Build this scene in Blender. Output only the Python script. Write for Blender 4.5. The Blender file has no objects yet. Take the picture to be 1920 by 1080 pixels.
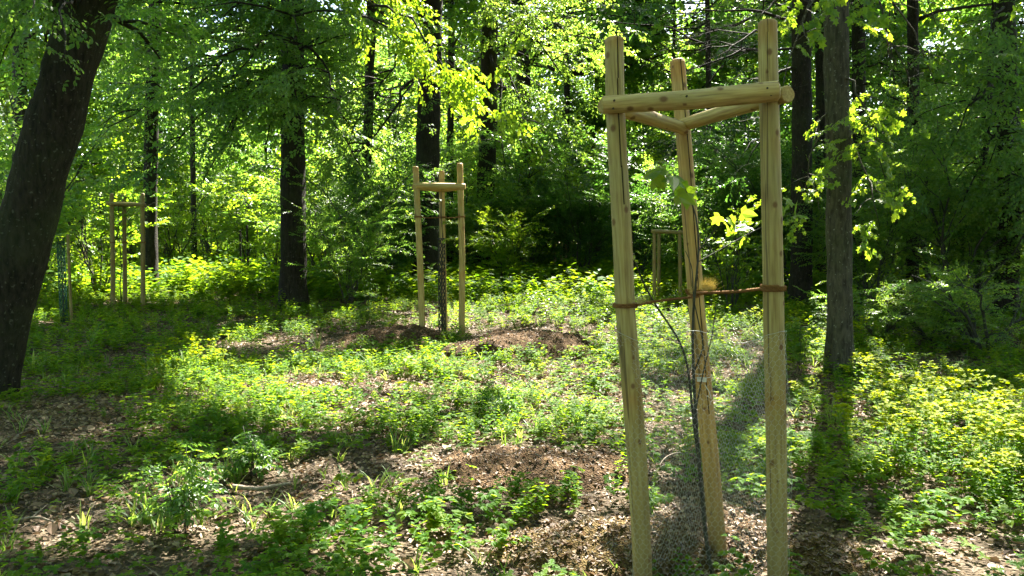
import bpy, math
import numpy as np
R_ = math.radians
rng = np.random.default_rng(11)
C = bpy.context.scene.collection
SC = bpy.context.scene

# ------------------------------------------------------------------ camera, sky, sun, exposure
CAMZ = 1.55
PITCH = R_(4.37)
FPX = 1440.0
cam = bpy.data.cameras.new('camera')
cam.sensor_width = 36.0
cam.lens = 36.0 * FPX / 1920.0
cam.clip_end = 2000
camo = bpy.data.objects.new('camera', cam)
camo.location = (0, 0, CAMZ)
camo.rotation_euler = (R_(90) - PITCH, 0, 0)
C.objects.link(camo)
SC.camera = camo

SUN_AZ, SUN_EL = R_(21.7), R_(47.0)
SUN = np.array([math.sin(SUN_AZ) * math.cos(SUN_EL), math.cos(SUN_AZ) * math.cos(SUN_EL), math.sin(SUN_EL)])
w = bpy.data.worlds.new('World'); SC.world = w; w.use_nodes = True
nt = w.node_tree
sky = nt.nodes.new('ShaderNodeTexSky'); sky.sky_type = 'NISHITA'; sky.sun_disc = False
sky.sun_elevation = SUN_EL; sky.sun_rotation = SUN_AZ
sky.air_density = 1.0; sky.dust_density = 1.5; sky.ozone_density = 1.0
bg = nt.nodes['Background']; bg.inputs[1].default_value = 0.06
nt.links.new(sky.outputs[0], bg.inputs[0])
sl = bpy.data.lights.new('sun', 'SUN'); sl.energy = 5.0; sl.angle = R_(0.55); sl.color = (1.0, 0.94, 0.84)
slo = bpy.data.objects.new('sun', sl); C.objects.link(slo)
from mathutils import Vector, Matrix
slo.rotation_euler = Vector(SUN).to_track_quat('Z', 'Y').to_euler()
SC.view_settings.view_transform = 'Standard'; SC.view_settings.look = 'None'
SC.view_settings.exposure = 3.25; SC.view_settings.gamma = 1.0
cy = SC.cycles
cy.max_bounces = 7; cy.diffuse_bounces = 4; cy.glossy_bounces = 2; cy.transmission_bounces = 6
cy.transparent_max_bounces = 4; cy.sample_clamp_indirect = 4.0; cy.caustics_reflective = False
cy.use_denoising = True

# ------------------------------------------------------------------ helpers
def P(px, py, Y):
    """world point seen at photo pixel (px,py) at distance Y in front of the camera"""
    x, z = (px - 960) / FPX, (540 - py) / FPX
    c, s = math.cos(PITCH), math.sin(PITCH)
    dy, dz = c + s * z, -s + c * z
    t = Y / dy
    return np.array([x * t, Y, CAMZ + dz * t])

def vnoise(p, seed=0):
    """3D value noise, p (...,3) -> (...) in -1..1"""
    p = np.asarray(p, float)
    i = np.floor(p).astype(np.int64); f = p - i
    f = f * f * (3 - 2 * f)
    def h(ix, iy, iz):
        n = (ix * 374761393 + iy * 668265263 + iz * 2147483647 + seed * 1274126177) & 0xffffffff
        n = ((n ^ (n >> 13)) * 1274126177) & 0xffffffff
        n = ((n ^ (n >> 16)) * 2246822519) & 0xffffffff
        return ((n ^ (n >> 15)) & 0xffff) / 32767.5 - 1
    out = 0
    for a in (0, 1):
        for b in (0, 1):
            for c in (0, 1):
                wgt = (f[..., 0] if a else 1 - f[..., 0]) * (f[..., 1] if b else 1 - f[..., 1]) * (f[..., 2] if c else 1 - f[..., 2])
                out = out + wgt * h(i[..., 0] + a, i[..., 1] + b, i[..., 2] + c)
    return out

def fbm(p, octs=3, seed=0):
    p = np.asarray(p, float); a, o, s = 1.0, 0, 0
    for k in range(octs):
        o = o + a * vnoise(p * 2 ** k, seed + k); s += a; a *= .5
    return o / s

def xy3(x, y, k=1.0):
    x, y = np.broadcast_arrays(np.asarray(x, float), np.asarray(y, float))
    return np.stack([x * k, y * k, np.zeros_like(x)], -1)

def gz(x, y):
    """ground height"""
    x = np.asarray(x, float); y = np.asarray(y, float)
    h = 0.10 * vnoise(xy3(x, y, .22), 5) + 0.045 * vnoise(xy3(x, y, .9), 6) + 0.012 * vnoise(xy3(x, y, 4.), 7)
    h = h * np.clip((y - 1) / 6, .3, 1)
    far = np.clip((y - 16) / 30, 0, 1)
    h = h + far * 0.5 * (vnoise(xy3(x, y, .06), 8) * .5)
    h = h - 0.05 * np.exp(-((x - .9) ** 2 + (y - 3.5) ** 2) / .6)
    return h

def G(px, py):
    lo, hi = 1.5, 200
    for _ in range(40):
        m = (lo + hi) / 2; p = P(px, py, m)
        if p[2] > gz(p[0], p[1]): lo = m
        else: hi = m
    p = P(px, py, lo); return np.array([p[0], p[1], float(gz(p[0], p[1]))])

def norm(v):
    return v / np.maximum(np.linalg.norm(v, axis=-1, keepdims=True), 1e-9)

def frames(d, n):
    X = norm(d); Z = norm(n - (n * X).sum(-1, keepdims=True) * X); Y = np.cross(Z, X)
    return np.stack([X, Y, Z], -1)

# leaf templates: (verts, faces) base at origin, along +X, length 1
SH = {
 'kite': (np.array([(0, 0, 0), (.45, .31, .07), (1, 0, -.06), (.45, -.31, .07)]), [(0, 2, 1), (0, 3, 2)]),
 'oval': (np.array([(0, 0, 0), (.22, .25, .06), (.62, .29, .06), (1, 0, -.1), (.62, -.29, .06), (.22, -.25, .06)]), [(0, 3, 2, 1), (0, 5, 4, 3)]),
 'round': (np.array([(0, 0, 0), (.1, .36, .08), (.5, .5, .1), (.92, .25, .02), (1, 0, -.02), (.92, -.25, .02), (.5, -.5, .1), (.1, -.36, .08)]), [(0, 4, 3, 2, 1), (0, 7, 6, 5, 4)]),
 'maple': (np.array([(0, 0, 0), (-.1, .28, .02), (.13, .58, -.02), (.3, .3, .05), (.66, .52, -.04), (.68, .2, .04), (1, 0, -.1),
                     (.68, -.2, .04), (.66, -.52, -.04), (.3, -.3, .05), (.13, -.58, -.02), (-.1, -.28, .02)]),
           [(0, 3, 2, 1), (0, 6, 5, 4, 3), (0, 11, 10, 9), (0, 9, 8, 7, 6)]),
 'feather': (np.array([(0, 0, 0), (.2, .34, .02), (.3, .1, .03), (.5, .42, 0), (.58, .12, .03), (.8, .28, -.02), (1, 0, -.06),
                     (.8, -.28, -.02), (.58, -.12, .03), (.5, -.42, 0), (.3, -.1, .03), (.2, -.34, .02)]),
           [(0, 2, 1), (0, 6, 5, 4, 3, 2), (0, 11, 10), (0, 10, 9, 8, 7, 6)]),
 'blade': (np.array([(0, .014, 0), (0, -.014, 0), (.45, .016, .03), (.45, -.016, .03), (.8, .011, -.05), (.8, -.011, -.05), (1, 0, -.16)]), [(0, 1, 3, 2), (2, 3, 5, 4), (4, 5, 6)]),
 'twig': (np.array([(0, .5, 0), (0, -.25, .43), (0, -.25, -.43), (1, 0, 0)]), [(0, 1, 3), (1, 2, 3), (2, 0, 3)]),
 'dead': (np.array([(0, 0, 0), (.3, .34, .18), (.75, .26, .2), (1, 0, .05), (.7, -.3, .16), (.25, -.33, .22)]), [(0, 3, 2, 1), (0, 5, 4, 3)]),
}

class MB:
    def __init__(self): self.v = []; self.n = 0; self.li = []; self.lt = []; self.mi = []; self.sm = []; self.rn = []
    def raw(self, V, faces, mat=0, rnd=.5, smooth=False):
        V = np.asarray(V, float); self.v.append(V)
        for_t = {}
        if isinstance(faces, np.ndarray):
            self.li.append((faces + self.n).ravel()); self.lt.append(np.full(len(faces), faces.shape[1])); k = len(faces)
        else:
            self.li.append(np.array([i for f in faces for i in f]) + self.n); self.lt.append(np.array([len(f) for f in faces])); k = len(faces)
        self.mi.append(np.full(k, mat)); self.sm.append(np.full(k, smooth))
        self.rn.append(np.broadcast_to(np.asarray(rnd, float), (len(V),)).copy()); self.n += len(V)
    def temp(self, T, R, S, shape, mat=0, rnd=None, width=None):
        """instances of a template; S (N,) or (N,3)"""
        V, faces = SH[shape]; N = len(T)
        if N == 0: return
        S = np.asarray(S, float); S = S[:, None] if S.ndim == 1 else S
        W = (V[None] * S[:, None, :])
        W = np.einsum('nij,nkj->nki', R, W) + T[:, None]
        k = len(V); base = (np.arange(N) * k)[:, None]
        idx = np.array([i for f in faces for i in f])
        self.v.append(W.reshape(-1, 3)); self.li.append((base + idx[None] + self.n).ravel())
        self.lt.append(np.tile([len(f) for f in faces], N)); m = N * len(faces)
        self.mi.append(np.full(m, mat)); self.sm.append(np.zeros(m, bool))
        rnd = rng.random(N) if rnd is None else rnd
        self.rn.append(np.repeat(rnd, k)); self.n += N * k
    def tube(self, pts, rad, sides=6, mat=0, caps=True, rnd=.5, smooth=True, rough=0, seed=0, freq=3.):
        pts = np.asarray(pts, float); n = len(pts); rad = np.broadcast_to(np.asarray(rad, float), (n,))
        t = np.gradient(pts, axis=0); t = norm(t)
        u = np.zeros_like(t); ref = np.array([1., 0, 0]) if abs(t[0, 0]) < .9 else np.array([0, 1., 0])
        for i in range(n):
            ref = ref - t[i] * (ref @ t[i]); ref /= np.linalg.norm(ref); u[i] = ref
        v = np.cross(t, u); a = np.arange(sides) / sides * 2 * np.pi
        ring = np.cos(a)[None, :, None] * u[:, None] + np.sin(a)[None, :, None] * v[:, None]
        r = np.repeat(rad[:, None], sides, 1)
        V = pts[:, None] + ring * r[..., None]
        if rough:
            q = V * np.array([freq, freq, freq * .35]); r = r * (1 + rough * fbm(q, 3, seed)); V = pts[:, None] + ring * r[..., None]
        i = np.arange(n - 1)[:, None] * sides; j = np.arange(sides)[None]; j2 = (j + 1) % sides
        F = np.stack([i + j, i + j2, i + sides + j2, i + sides + j], -1).reshape(-1, 4)
        self.raw(V.reshape(-1, 3), F, mat, rnd, smooth)
        if caps:
            k = self.n - n * sides
            for fc in ([*range(sides)][::-1], [*range((n - 1) * sides, n * sides)]):
                self.li.append(np.array(fc) + k); self.lt.append(np.array([sides])); self.mi.append(np.array([mat])); self.sm.append(np.array([False]))
    def build(self, name, mats, parent=None, origin=None):
        me = bpy.data.meshes.new(name)
        V = np.concatenate(self.v); li = np.concatenate(self.li); lt = np.concatenate(self.lt)
        o0 = np.zeros(3) if origin is None else np.asarray(origin, float)
        V = V - o0
        me.vertices.add(len(V)); me.vertices.foreach_set('co', V.astype(np.float32).ravel())
        me.loops.add(len(li)); me.loops.foreach_set('vertex_index', li.astype(np.int32))
        me.polygons.add(len(lt)); ls = np.concatenate([[0], np.cumsum(lt)[:-1]])
        me.polygons.foreach_set('loop_start', ls.astype(np.int32)); me.polygons.foreach_set('loop_total', lt.astype(np.int32))
        me.polygons.foreach_set('material_index', np.concatenate(self.mi).astype(np.int32))
        me.polygons.foreach_set('use_smooth', np.concatenate(self.sm).astype(bool))
        at = me.attributes.new('rnd', 'FLOAT', 'POINT'); at.data.foreach_set('value', np.concatenate(self.rn).astype(np.float32))
        me.update(calc_edges=True); me.validate(verbose=False)
        for m in (mats if isinstance(mats, (list, tuple)) else [mats]): me.materials.append(m)
        o = bpy.data.objects.new(name, me); C.objects.link(o)
        if parent is not None: o.parent = parent
        if origin is not None and parent is None: o.location = o0
        return o

LABELS = {}
def tag(o, label=None, cat=None, group=None, kind=None):
    if label:
        o['label'] = label
        assert label not in LABELS, label
        LABELS[label] = o.name
    if cat: o['category'] = cat
    if group: o['group'] = group
    if kind: o['kind'] = kind
    return o
def empty(name, loc, label, cat, group=None):
    o = bpy.data.objects.new(name, None); o.location = tuple(loc); o.empty_display_size = .2; C.objects.link(o)
    return tag(o, label, cat, group)

# ------------------------------------------------------------------ materials
def mat(name):
    m = bpy.data.materials.new(name); m.use_nodes = True; n = m.node_tree.nodes
    return m, n, m.node_tree.links, n['Principled BSDF']
def ramp(n, cols, pos=None):
    r = n.new('ShaderNodeValToRGB'); e = r.color_ramp.elements
    pos = pos or [i / (len(cols) - 1) for i in range(len(cols))]
    while len(e) < len(cols): e.new(.5)
    for k, c in enumerate(cols): e[k].position = pos[k]; e[k].color = (*c, 1)
    return r
def leafmat(name, cols, trans, tmix=.5, rough=.42, spec=.5):
    m, n, l, b = mat(name)
    a = n.new('ShaderNodeAttribute'); a.attribute_name = 'rnd'
    r = ramp(n, cols); l.new(a.outputs['Fac'], r.inputs[0]); l.new(r.outputs[0], b.inputs['Base Color'])
    b.inputs['Roughness'].default_value = rough; b.inputs['Specular IOR Level'].default_value = spec
    t = n.new('ShaderNodeBsdfTranslucent'); rt = ramp(n, trans); l.new(a.outputs['Fac'], rt.inputs[0]); l.new(rt.outputs[0], t.inputs[0])
    mx = n.new('ShaderNodeMixShader'); mx.inputs[0].default_value = tmix
    l.new(b.outputs[0], mx.inputs[1]); l.new(t.outputs[0], mx.inputs[2]); l.new(mx.outputs[0], n['Material Output'].inputs[0])
    return m
M = {}
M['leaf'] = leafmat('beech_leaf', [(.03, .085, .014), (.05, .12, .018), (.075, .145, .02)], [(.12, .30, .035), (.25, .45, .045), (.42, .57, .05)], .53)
M['leaf_shaded'] = leafmat('shaded_leaf', [(.02, .06, .014), (.035, .09, .018), (.05, .11, .02)], [(.07, .20, .02), (.14, .32, .03), (.25, .42, .04)], .45)  # leaf colour darkened to stand for foliage in shade
M['leaf_sunlit'] = leafmat('sunlit_leaf', [(.06, .13, .015), (.09, .17, .02), (.12, .19, .02)], [(.20, .42, .012), (.34, .54, .015), (.50, .62, .03)], .55, .4)  # leaf colour brightened to stand for foliage in sun
M['maple'] = leafmat('maple_leaf', [(.05, .12, .015), (.08, .15, .02), (.1, .17, .02)], [(.18, .40, .015), (.32, .53, .02), (.46, .6, .03)], .52, .38)
M['herb'] = leafmat('herb_leaf', [(.03, .10, .010), (.06, .14, .012), (.11, .18, .016)], [(.13, .32, .008), (.30, .48, .010), (.50, .60, .015)], .52, .6, .14)
M['spurge'] = leafmat('spurge_bract', [(.15, .22, .004), (.21, .27, .004), (.27, .30, .004)], [(.42, .56, .004), (.56, .64, .004), (.68, .68, .005)], .5, .6, .12)
M['grass'] = leafmat('grass_blade', [(.05, .12, .02), (.08, .16, .03), (.13, .19, .05)], [(.22, .42, .04), (.35, .5, .06), (.5, .55, .1)], .45, .5)
M['dead'] = leafmat('dead_leaf', [(.07, .04, .022), (.17, .11, .065), (.31, .235, .145)], [(.12, .06, .02), (.2, .12, .06), (.28, .18, .1)], .18, .6, .35)

def barkmat(name, c0, c1, lich=.35, scale=1.0):
    m, n, l, b = mat(name)
    tc = n.new('ShaderNodeTexCoord'); mp = n.new('ShaderNodeMapping'); mp.inputs['Scale'].default_value = (scale, scale, scale * .28)
    l.new(tc.outputs['Object'], mp.inputs[0])
    v = n.new('ShaderNodeTexNoise'); v.inputs['Scale'].default_value = 26; v.inputs['Detail'].default_value = 7; v.inputs['Roughness'].default_value = .65
    l.new(mp.outputs[0], v.inputs[0])
    r = ramp(n, [c0, c1, tuple(x * 1.5 for x in c1)], [.35, .6, .8]); l.new(v.outputs[0], r.inputs[0])
    s = n.new('ShaderNodeTexNoise'); s.inputs['Scale'].default_value = 30; s.inputs['Detail'].default_value = 4; l.new(tc.outputs['Object'], s.inputs[0])
    rs = ramp(n, [(0, 0, 0), (lich, lich, lich)], [.63, .68]); l.new(s.outputs[0], rs.inputs[0])
    mx = n.new('ShaderNodeMixRGB'); mx.inputs[2].default_value = (.20, .20, .16, 1)
    l.new(rs.outputs[0], mx.inputs[0]); l.new(r.outputs[0], mx.inputs[1])
    g = n.new('ShaderNodeTexNoise'); g.inputs['Scale'].default_value = 1.6; g.inputs['Detail'].default_value = 3; l.new(tc.outputs['Object'], g.inputs[0])
    rg = ramp(n, [(0, 0, 0), (.45, .45, .45)], [.48, .7]); l.new(g.outputs[0], rg.inputs[0])
    mg = n.new('ShaderNodeMixRGB'); mg.inputs[2].default_value = (.05, .065, .025, 1)
    l.new(rg.outputs[0], mg.inputs[0]); l.new(mx.outputs[0], mg.inputs[1]); l.new(mg.outputs[0], b.inputs['Base Color'])
    bp = n.new('ShaderNodeBump'); bp.inputs['Strength'].default_value = .9; bp.inputs['Distance'].default_value = .03
    l.new(v.outputs[0], bp.inputs['Height']); l.new(bp.outputs[0], b.inputs['Normal'])
    b.inputs['Roughness'].default_value = .9; b.inputs['Specular IOR Level'].default_value = .2
    return m
M['bark'] = barkmat('grey_bark', (.012, .010, .008), (.036, .03, .023))
M['bark_lichen'] = barkmat('lichen_bark', (.035, .03, .022), (.10, .088, .06), 1.0)
M['bark_dark'] = barkmat('dark_bark', (.012, .010, .008), (.034, .027, .02), .25)
M['twigbark'] = barkmat('twig_bark', (.04, .038, .03), (.10, .098, .08), .2, 3)
M['crack'] = barkmat('dark_check', (.02, .012, .006), (.05, .03, .015), 0)

def woodmat(name, tint=(1, 1, 1), dirt=False):
    m, n, l, b = mat(name)
    tc = n.new('ShaderNodeTexCoord'); mp = n.new('ShaderNodeMapping'); mp.inputs['Scale'].default_value = (1, 1, .06)
    l.new(tc.outputs['Object'], mp.inputs[0])
    g = n.new('ShaderNodeTexNoise'); g.inputs['Scale'].default_value = 95; g.inputs['Detail'].default_value = 5; l.new(mp.outputs[0], g.inputs[0])
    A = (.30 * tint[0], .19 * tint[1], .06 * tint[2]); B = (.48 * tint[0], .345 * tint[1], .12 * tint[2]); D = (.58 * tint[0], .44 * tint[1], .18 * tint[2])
    r = ramp(n, [A, B, D], [.3, .55, .75]); l.new(g.outputs[0], r.inputs[0])
    # weathered green-grey streaks
    mp2 = n.new('ShaderNodeMapping'); mp2.inputs['Scale'].default_value = (1, 1, .12); l.new(tc.outputs['Object'], mp2.inputs[0])
    g2 = n.new('ShaderNodeTexNoise'); g2.inputs['Scale'].default_value = 14; g2.inputs['Detail'].default_value = 4; l.new(mp2.outputs[0], g2.inputs[0])
    r2 = ramp(n, [(0, 0, 0), (.55, .55, .55)], [.45, .72]); l.new(g2.outputs[0], r2.inputs[0])
    mx = n.new('ShaderNodeMixRGB'); mx.inputs[2].default_value = (.27, .24, .10, 1)
    l.new(r2.outputs[0], mx.inputs[0]); l.new(r.outputs[0], mx.inputs[1])
    # knots
    mp3 = n.new('ShaderNodeMapping'); mp3.inputs['Scale'].default_value = (1, 1, .55); l.new(tc.outputs['Object'], mp3.inputs[0])
    vo = n.new('ShaderNodeTexVoronoi'); vo.inputs['Scale'].default_value = 7.5; l.new(mp3.outputs[0], vo.inputs[0])
    r3 = ramp(n, [(.85, .85, .85), (.35, .35, .35), (0, 0, 0)], [.10, .19, .30]); l.new(vo.outputs['Distance'], r3.inputs[0])
    mk = n.new('ShaderNodeMixRGB'); mk.inputs[2].default_value = (.17, .085, .03, 1)
    l.new(r3.outputs[0], mk.inputs[0]); l.new(mx.outputs[0], mk.inputs[1])
    # warm and bark-stained stretches
    gw = n.new('ShaderNodeTexNoise'); gw.inputs['Scale'].default_value = 3.2; gw.inputs['Detail'].default_value = 5; l.new(tc.outputs['Object'], gw.inputs[0])
    rw = ramp(n, [(0, 0, 0), (.6, .6, .6)], [.5, .68]); l.new(gw.outputs[0], rw.inputs[0])
    mw = n.new('ShaderNodeMixRGB'); mw.blend_type = 'MULTIPLY'; mw.inputs[2].default_value = (1.0, .66, .36, 1); l.new(rw.outputs[0], mw.inputs[0]); l.new(mk.outputs[0], mw.inputs[1])
    gf = n.new('ShaderNodeTexNoise'); gf.inputs['Scale'].default_value = 11; gf.inputs['Detail'].default_value = 6; gf.inputs['Roughness'].default_value = .7; l.new(mp2.outputs[0], gf.inputs[0])
    rf = ramp(n, [(0, 0, 0), (.7, .7, .7)], [.63, .66]); l.new(gf.outputs[0], rf.inputs[0])
    mk = n.new('ShaderNodeMixRGB'); mk.inputs[2].default_value = (.12, .075, .035, 1); l.new(rf.outputs[0], mk.inputs[0]); l.new(mw.outputs[0], mk.inputs[1])
    ka = n.new('ShaderNodeAttribute'); ka.attribute_name = 'rnd'; kr = ramp(n, [(0, 0, 0), (.9, .9, .9)], [.1, .8]); l.new(ka.outputs['Fac'], kr.inputs[0])
    kx = n.new('ShaderNodeMixRGB'); kx.inputs[2].default_value = (.15, .07, .025, 1); l.new(kr.outputs[0], kx.inputs[0]); l.new(mk.outputs[0], kx.inputs[1]); mk = kx
    # dark checks
    g4 = n.new('ShaderNodeTexNoise'); g4.inputs['Scale'].default_value = 45; g4.inputs['Detail'].default_value = 2
    mp4 = n.new('ShaderNodeMapping'); mp4.inputs['Scale'].default_value = (1, 1, .03); l.new(tc.outputs['Object'], mp4.inputs[0]); l.new(mp4.outputs[0], g4.inputs[0])
    r4 = ramp(n, [(.7, .7, .7), (0, 0, 0)], [.31, .35]); l.new(g4.outputs[0], r4.inputs[0])
    mc = n.new('ShaderNodeMixRGB'); mc.inputs[2].default_value = (.07, .045, .02, 1)
    l.new(r4.outputs[0], mc.inputs[0]); l.new(mk.outputs[0], mc.inputs[1])
    if dirt:   # earth splashed and soaked into the foot of the post
        sx = n.new('ShaderNodeSeparateXYZ'); l.new(tc.outputs['Object'], sx.inputs[0]); ms = n.new('ShaderNodeMath'); ms.operation = 'MULTIPLY_ADD'; ms.inputs[1].default_value = .55
        l.new(g2.outputs[0], ms.inputs[0]); l.new(sx.outputs['Z'], ms.inputs[2]); rd = ramp(n, [(.75, .75, .75), (.35, .35, .35), (0, 0, 0)], [.5, .75, 1.0]); l.new(ms.outputs[0], rd.inputs[0])
        md = n.new('ShaderNodeMixRGB'); md.inputs[2].default_value = (.20, .125, .055, 1); l.new(rd.outputs[0], md.inputs[0]); l.new(mc.outputs[0], md.inputs[1]); mc = md
    l.new(mc.outputs[0], b.inputs['Base Color'])
    bp = n.new('ShaderNodeBump'); bp.inputs['Strength'].default_value = .35; bp.inputs['Distance'].default_value = .004
    l.new(g.outputs[0], bp.inputs['Height']); l.new(bp.outputs[0], b.inputs['Normal'])
    b.inputs['Roughness'].default_value = .62; b.inputs['Specular IOR Level'].default_value = .35
    return m
M['wood'] = woodmat('peeled_pine')
M['wood_post'] = woodmat('peeled_pine_post', (.80, .86, .90), True)
M['wood_back'] = woodmat('warm_pine_post', (1.02, .9, .85), True)
M['wood_dull'] = woodmat('dull_pine', (.62, .64, .7))  # same pine in a darker, duller tint

def soilmat(name, cols, scale):
    m, n, l, b = mat(name)
    tc = n.new('ShaderNodeTexCoord')
    a = n.new('ShaderNodeTexNoise'); a.inputs['Scale'].default_value = scale; a.inputs['Detail'].default_value = 8; a.inputs['Roughness'].default_value = .75
    l.new(tc.outputs['Object'], a.inputs[0]); r = ramp(n, cols, [.3, .45, .58, .72]); l.new(a.outputs[0], r.inputs[0])
    l.new(r.outputs[0], b.inputs['Base Color'])
    v = n.new('ShaderNodeTexVoronoi'); v.inputs['Scale'].default_value = scale * 3.5; l.new(tc.outputs['Object'], v.inputs[0])
    ad = n.new('ShaderNodeMath'); ad.operation = 'ADD'; l.new(a.outputs[0], ad.inputs[0]); l.new(v.outputs['Distance'], ad.inputs[1])
    bp = n.new('ShaderNodeBump'); bp.inputs['Strength'].default_value = 1; bp.inputs['Distance'].default_value = .03
    l.new(ad.outputs[0], bp.inputs['Height']); l.new(bp.outputs[0], b.inputs['Normal'])
    b.inputs['Roughness'].default_value = .95; b.inputs['Specular IOR Level'].default_value = .15
    return m
M['ground'] = soilmat('forest_floor', [(.03, .022, .013), (.075, .055, .033), (.13, .10, .065), (.2, .16, .11)], 14)
M['soil'] = soilmat('brown_soil', [(.025, .015, .007), (.085, .05, .023), (.16, .10, .048), (.26, .18, .09)], 24)
M['soil_ochre'] = soilmat('sandy_moss_soil', [(.03, .02, .008), (.10, .065, .022), (.19, .135, .05), (.30, .23, .10)], 30)
def plain(name, col, rough=.7, metal=0, spec=.3):
    m, n, l, b = mat(name)
    tc = n.new('ShaderNodeTexCoord'); a = n.new('ShaderNodeTexNoise'); a.inputs['Scale'].default_value = 60; a.inputs['Detail'].default_value = 4
    l.new(tc.outputs['Object'], a.inputs[0])
    r = ramp(n, [tuple(c * .6 for c in col), tuple(min(1, c * 1.3) for c in col)], [.3, .7]); l.new(a.outputs[0], r.inputs[0]); l.new(r.outputs[0], b.inputs['Base Color'])
    b.inputs['Roughness'].default_value = rough; b.inputs['Metallic'].default_value = metal; b.inputs['Specular IOR Level'].default_value = spec
    return m
M['rope'] = leafmat('coir_rope', [(.16, .08, .03), (.27, .14, .05), (.38, .22, .09)], [(.35, .18, .05), (.45, .25, .07), (.55, .32, .1)], .3, .8, .1)
M['wire'] = plain('galvanised_wire', (.55, .56, .52), .38, .85, .5)
M['guard_black'] = plain('black_plastic_mesh', (.025, .03, .028), .5)
M['guard_green'] = plain('green_plastic_mesh', (.02, .09, .055), .5)
M['tag'] = plain('white_tag', (.75, .74, .68), .6)
M['stick'] = plain('dry_stick', (.26, .21, .16), .85)
M['stick_dark'] = plain('dark_stick', (.06, .045, .035), .9)

# ------------------------------------------------------------------ where the sun is let through: canopy leaves are left out above these patches
def GP(l): return [(*G(a, b)[:2], rx, ry, wt) for a, b, rx, ry, wt in l]
LIT = GP([(650, 1060, .4, .12, .9), (740, 1070, .3, .12, .9), (870, 1050, .35, .15, .9), (1060, 560, 2.6, 2.6, 1), (1200, 620, 2.0, 2.2, 1), (1350, 640, 1.8, 2.0, 1), (1010, 500, 3.5, 4, .9), (900, 600, 1.0, 1.4, .8),
          (1000, 690, 1.7, 1.2, 1), (1130, 760, 1.3, .9, 1), (860, 720, 1.1, .9, 1), (700, 700, 1.1, .8, .9), (620, 760, .9, .5, 1), (480, 720, 1.0, .7, .9), (370, 690, .6, .6, .8),
          (760, 800, .8, .5, .8), (960, 850, .8, .6, 1), (1100, 880, .6, .5, 1), (850, 900, .6, .4, 1), (560, 900, .55, .3, 1), (440, 930, .45, .3, 1), (390, 960, .35, .3, 1),
          (700, 930, .5, .3, 1), (640, 990, .5, .25, .9), (820, 1000, .5, .3, 1), (980, 990, .5, .3, 1), (1060, 1040, .5, .3, 1), (330, 820, .35, .25, .7), (230, 830, .2, .2, .6),
          (1250, 820, .9, .8, 1), (1390, 760, .9, .9, 1), (1260, 950, .6, .4, .9), (1250, 1040, .4, .3, 1), (1550, 880, .35, .4, .9), (1540, 650, .9, 1.0, .9), (1520, 1040, .3, .2, .9),
          (1750, 760, .9, .9, 1), (1850, 850, .7, .6, 1), (1760, 900, .6, .5, 1), (1880, 960, .5, .3, 1), (1500, 950, .3, .25, 1), (1530, 800, .3, .5, 1), (1730, 980, .35, .3, 1), (1820, 1030, .5, .25, 1), (1700, 860, .4, .5, 1), (1900, 780, .6, .8, 1), (1620, 620, .5, .6, .6), (1700, 700, .7, .5, .8),
          (420, 490, 3.5, 5, 1), (480, 460, 4, 7, 1), (300, 500, 3, 4, .9), (230, 560, 1.6, 1.6, .7), (130, 600, .9, 1, .6),(640, 500, 2., 2.5, .6), (680, 600, .9, .9, .5), (900, 520, 1.5, 2, .8)])
DARK = GP([(380, 600, 2.2, 1.3, 1), (560, 620, 1.3, .9, 1), (250, 660, 1.2, .6, .7), (700, 540, 1.2, .8, .4), (100, 850, 1.2, .7, 1), (380, 850, .6, .3, .9), (560, 830, .8, .22, .9),
           (200, 900, 1., .3, 1), (60, 960, .7, .35, 1), (160, 1010, .9, .35, 1), (330, 1070, .5, .2, .9), (480, 1030, .35, .15, .8), (200, 760, .8, .4, .9), (760, 880, .35, .07, .6), (600, 950, .3, .06, .6), (1750, 600, 2.8, 1.2, .85), (1900, 560, 2, 2, .8), (1640, 640, .8, .6, .6), (1900, 650, 1.2, .7, .8), (1540, 770, .5, .5, .4), (850, 940, .35, .08, .5)])
def litmap(x, y):
    a = np.zeros_like(x)
    for cx, cy_, rx, ry, wt in LIT: a = np.maximum(a, wt * np.exp(-(((x - cx) / rx) ** 2 + ((y - cy_) / ry) ** 2) ** 1.5 * .7))
    for cx, cy_, rx, ry, wt in DARK: a = a * (1 - wt * np.exp(-(((x - cx) / rx) ** 2 + ((y - cy_) / ry) ** 2) ** 1.5 * .7))
    px = x / np.maximum(y, 1) * FPX + 960
    dk = ((px > 925) & (px < 1110)) | (px > 1235)
    return np.maximum(a, np.clip((y - 17) / 5, 0, 1) * np.where(dk, np.where(px > 1590, .6, .34), .85))
SHAFT = [(*P(a, b, d), r) for a, b, d, r in [(800, 110, 6.6, .5), (850, 200, 6.6, .5), (760, 90, 6.8, .5), (880, 240, 6.5, .3), (1300, 60, 5.2, .5), (1240, 335, 3.5, .25), (1380, 420, 3.6, .3),
         (1480, 390, 3.9, .25), (1490, 60, 6.5, .4), (1640, 330, 8.0, .55), (1650, 430, 8.0, .5), (1650, 130, 8.0, .5), (215, 345, 14, .6), (1340, 130, 5.2, .4),
         (450, 380, 20, 2.2), (380, 330, 22, 2), (560, 430, 22, 1.5), (640, 330, 16, .9), (700, 240, 14, .7), (960, 420, 20, .8), (970, 270, 18, .9), (1120, 160, 22, 2), (1000, 100, 22, 2)]]
SHP = np.array(SHAFT)

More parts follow.
